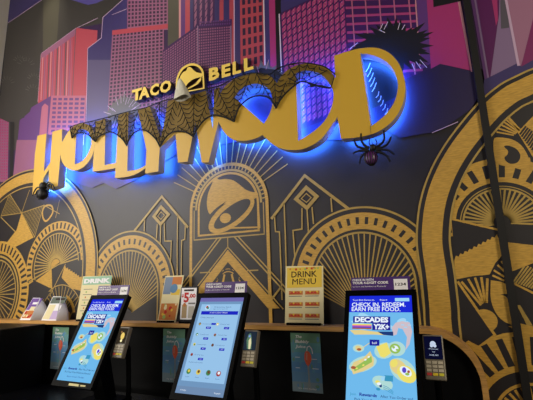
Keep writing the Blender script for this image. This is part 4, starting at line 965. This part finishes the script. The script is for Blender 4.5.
# folded tent leaflets at the far left (curved backs)
def tent(bl, tl, tr, br, rb, rt, label, left):
    yf = 2.105; k = empty('tent_card', at(bl[0], bl[1], yf)); k.location.z = ZS+.0005; tag(k, label, 'leaflet')
    F = [at(*p, yf) for p in (tl, tr, br, bl)]
    for p in F[2:]: p.z = ZS+.0005
    for p in F[:2]: p.y += .03
    n = (F[2]-F[3]).cross(F[0]-F[3]).normalized()
    if n.y > 0: n = -n
    b = MB(); b.hexa(F + [p-n*.002 for p in F], whm); b.build('front_leaf', k)
    # curved side leaf
    B0 = at(*rb, yf); B0.z = ZS+.0005; T0 = at(*rt, yf); T0.y += .03; n_ = 7; vs = []
    for i in range(n_+1):
        t = i/n_; bul = math.sin(PI*t)*.0
        lo = F[2].lerp(B0, t); lo.y += .04*t*t
        hi = F[1].lerp(T0, t); hi.y += .02*t*t; hi.z -= .05*t*t
        vs += [lo, lo.lerp(hi, .5)+Vector((.008*t, 0, .006*t)), hi]
    q = [(3*i+j, 3*i+3+j, 3*i+4+j, 3*i+1+j) for i in range(n_) for j in (0, 1)]
    b = MB(); b.add(vs, q, flatm('leaf_grey', (170, 166, 168))); o = b.build('side_leaf', k, smooth=True); sm_ = o.modifiers.new('thickness', 'SOLIDIFY'); sm_.thickness = .002
    c = Canvas(F[3]+n*.0005, (F[2]-F[3]).normalized(), (F[0]-F[3]).normalized(), n, step=.0003); w = (F[2]-F[3]).length; h = (F[0]-F[3]).length
    if left:
        c.rect(.03*w, .45*h, .95*w, .97*h, prp, 1); c.rect(.3*w, .7*h, .85*w, .8*h, whm, 2); c.rect(.08*w, .08*h, .9*w, .42*h, orr, 1)
        for i in range(5): c.disc((random.uniform(.2, .8)*w, random.uniform(.14, .36)*h), .012, (redd, cream)[i % 2], 2, 10)
        c.rect(.35*w, .42*h, .8*w, .6*h, cream, 2)
    else:
        c.rect(.03*w, .7*h, .97*w, .97*h, flatm('leaf_dark', (96, 106, 96)), 1); c.rect(.3*w, .84*h, .9*w, .92*h, inkm, 2); c.rect(.05*w, .05*h, .5*w, .65*h, cream, 1); c.rect(.5*w, .05*h, .95*w, .4*h, flatm('lilac', (190, 170, 210)), 1); c.rect(.55*w, .45*h, .9*w, .62*h, whm, 2)
    c.build('print', k)
tent((19.5, 321), (29.5, 298), (36.5, 298), (30, 321), (42, 321), (41, 300), 'purple and white folded leaflet at the far left end of the ledge', True)
tent((41, 321), (49.5, 296.6), (57.5, 296.6), (56, 321), (64, 321), (61, 298), 'cream and lilac folded leaflet with dark green top, second from left on the ledge', False)

# ================================================================ LIGHT
def area(name, loc, tgt, size, power, col, sy=None):
    l = bpy.data.lights.new(name, 'AREA'); l.energy = power; l.color = col; l.size = size
    if sy: l.shape = 'RECTANGLE'; l.size_y = sy
    o = bpy.data.objects.new(name, l); COL.objects.link(o); o.location = loc
    o.rotation_euler = (Vector(tgt)-Vector(loc)).to_track_quat('-Z', 'Y').to_euler(); return o
area('left_sheen_light', (-3.85, .15, 2.75), (-2.3, 2.2, 1.9), 1.9, 96, (1, .94, .84), 2.3)  # added soft light at left, out of view, for the mural sheen; no window
area('right_fill_light', (3.1, -1.0, 2.9), (-.6, 2.2, 1.7), 1.2, 100, (1, .9, .7))  # added fill from the right for letter sides and gold; no such panel
area('front_fill_light', (-1.9, -2.4, 2.1), (-1.2, 2.2, 1.0), 1.6, 19, (1, .9, .76), .9)  # added low frontal fill that reaches the posters under the ledge
def spot(loc, tgt, power, ang, col, blend=.9):
    l = bpy.data.lights.new('ceiling_spot', 'SPOT'); l.energy = power; l.spot_size = math.radians(ang); l.spot_blend = blend; l.color = col; l.shadow_soft_size = .06
    o = bpy.data.objects.new('ceiling_spot', l); COL.objects.link(o); o.location = loc; o.rotation_euler = (Vector(tgt)-Vector(loc)).to_track_quat('-Z', 'Y').to_euler()
p = at(158, -6, D); spot((p.x, 1.6, 4.8), p, 40, 50, (1, .95, .75))
p = at(52, 22, D); spot((p.x, 1.7, 4.8), p, 30, 30, (1, .93, .7))
w = bpy.data.worlds.new('w'); SC.world = w; w.use_nodes = True
w.node_tree.nodes['Background'].inputs[0].default_value = (.9, .8, .85, 1); w.node_tree.nodes['Background'].inputs[1].default_value = .016
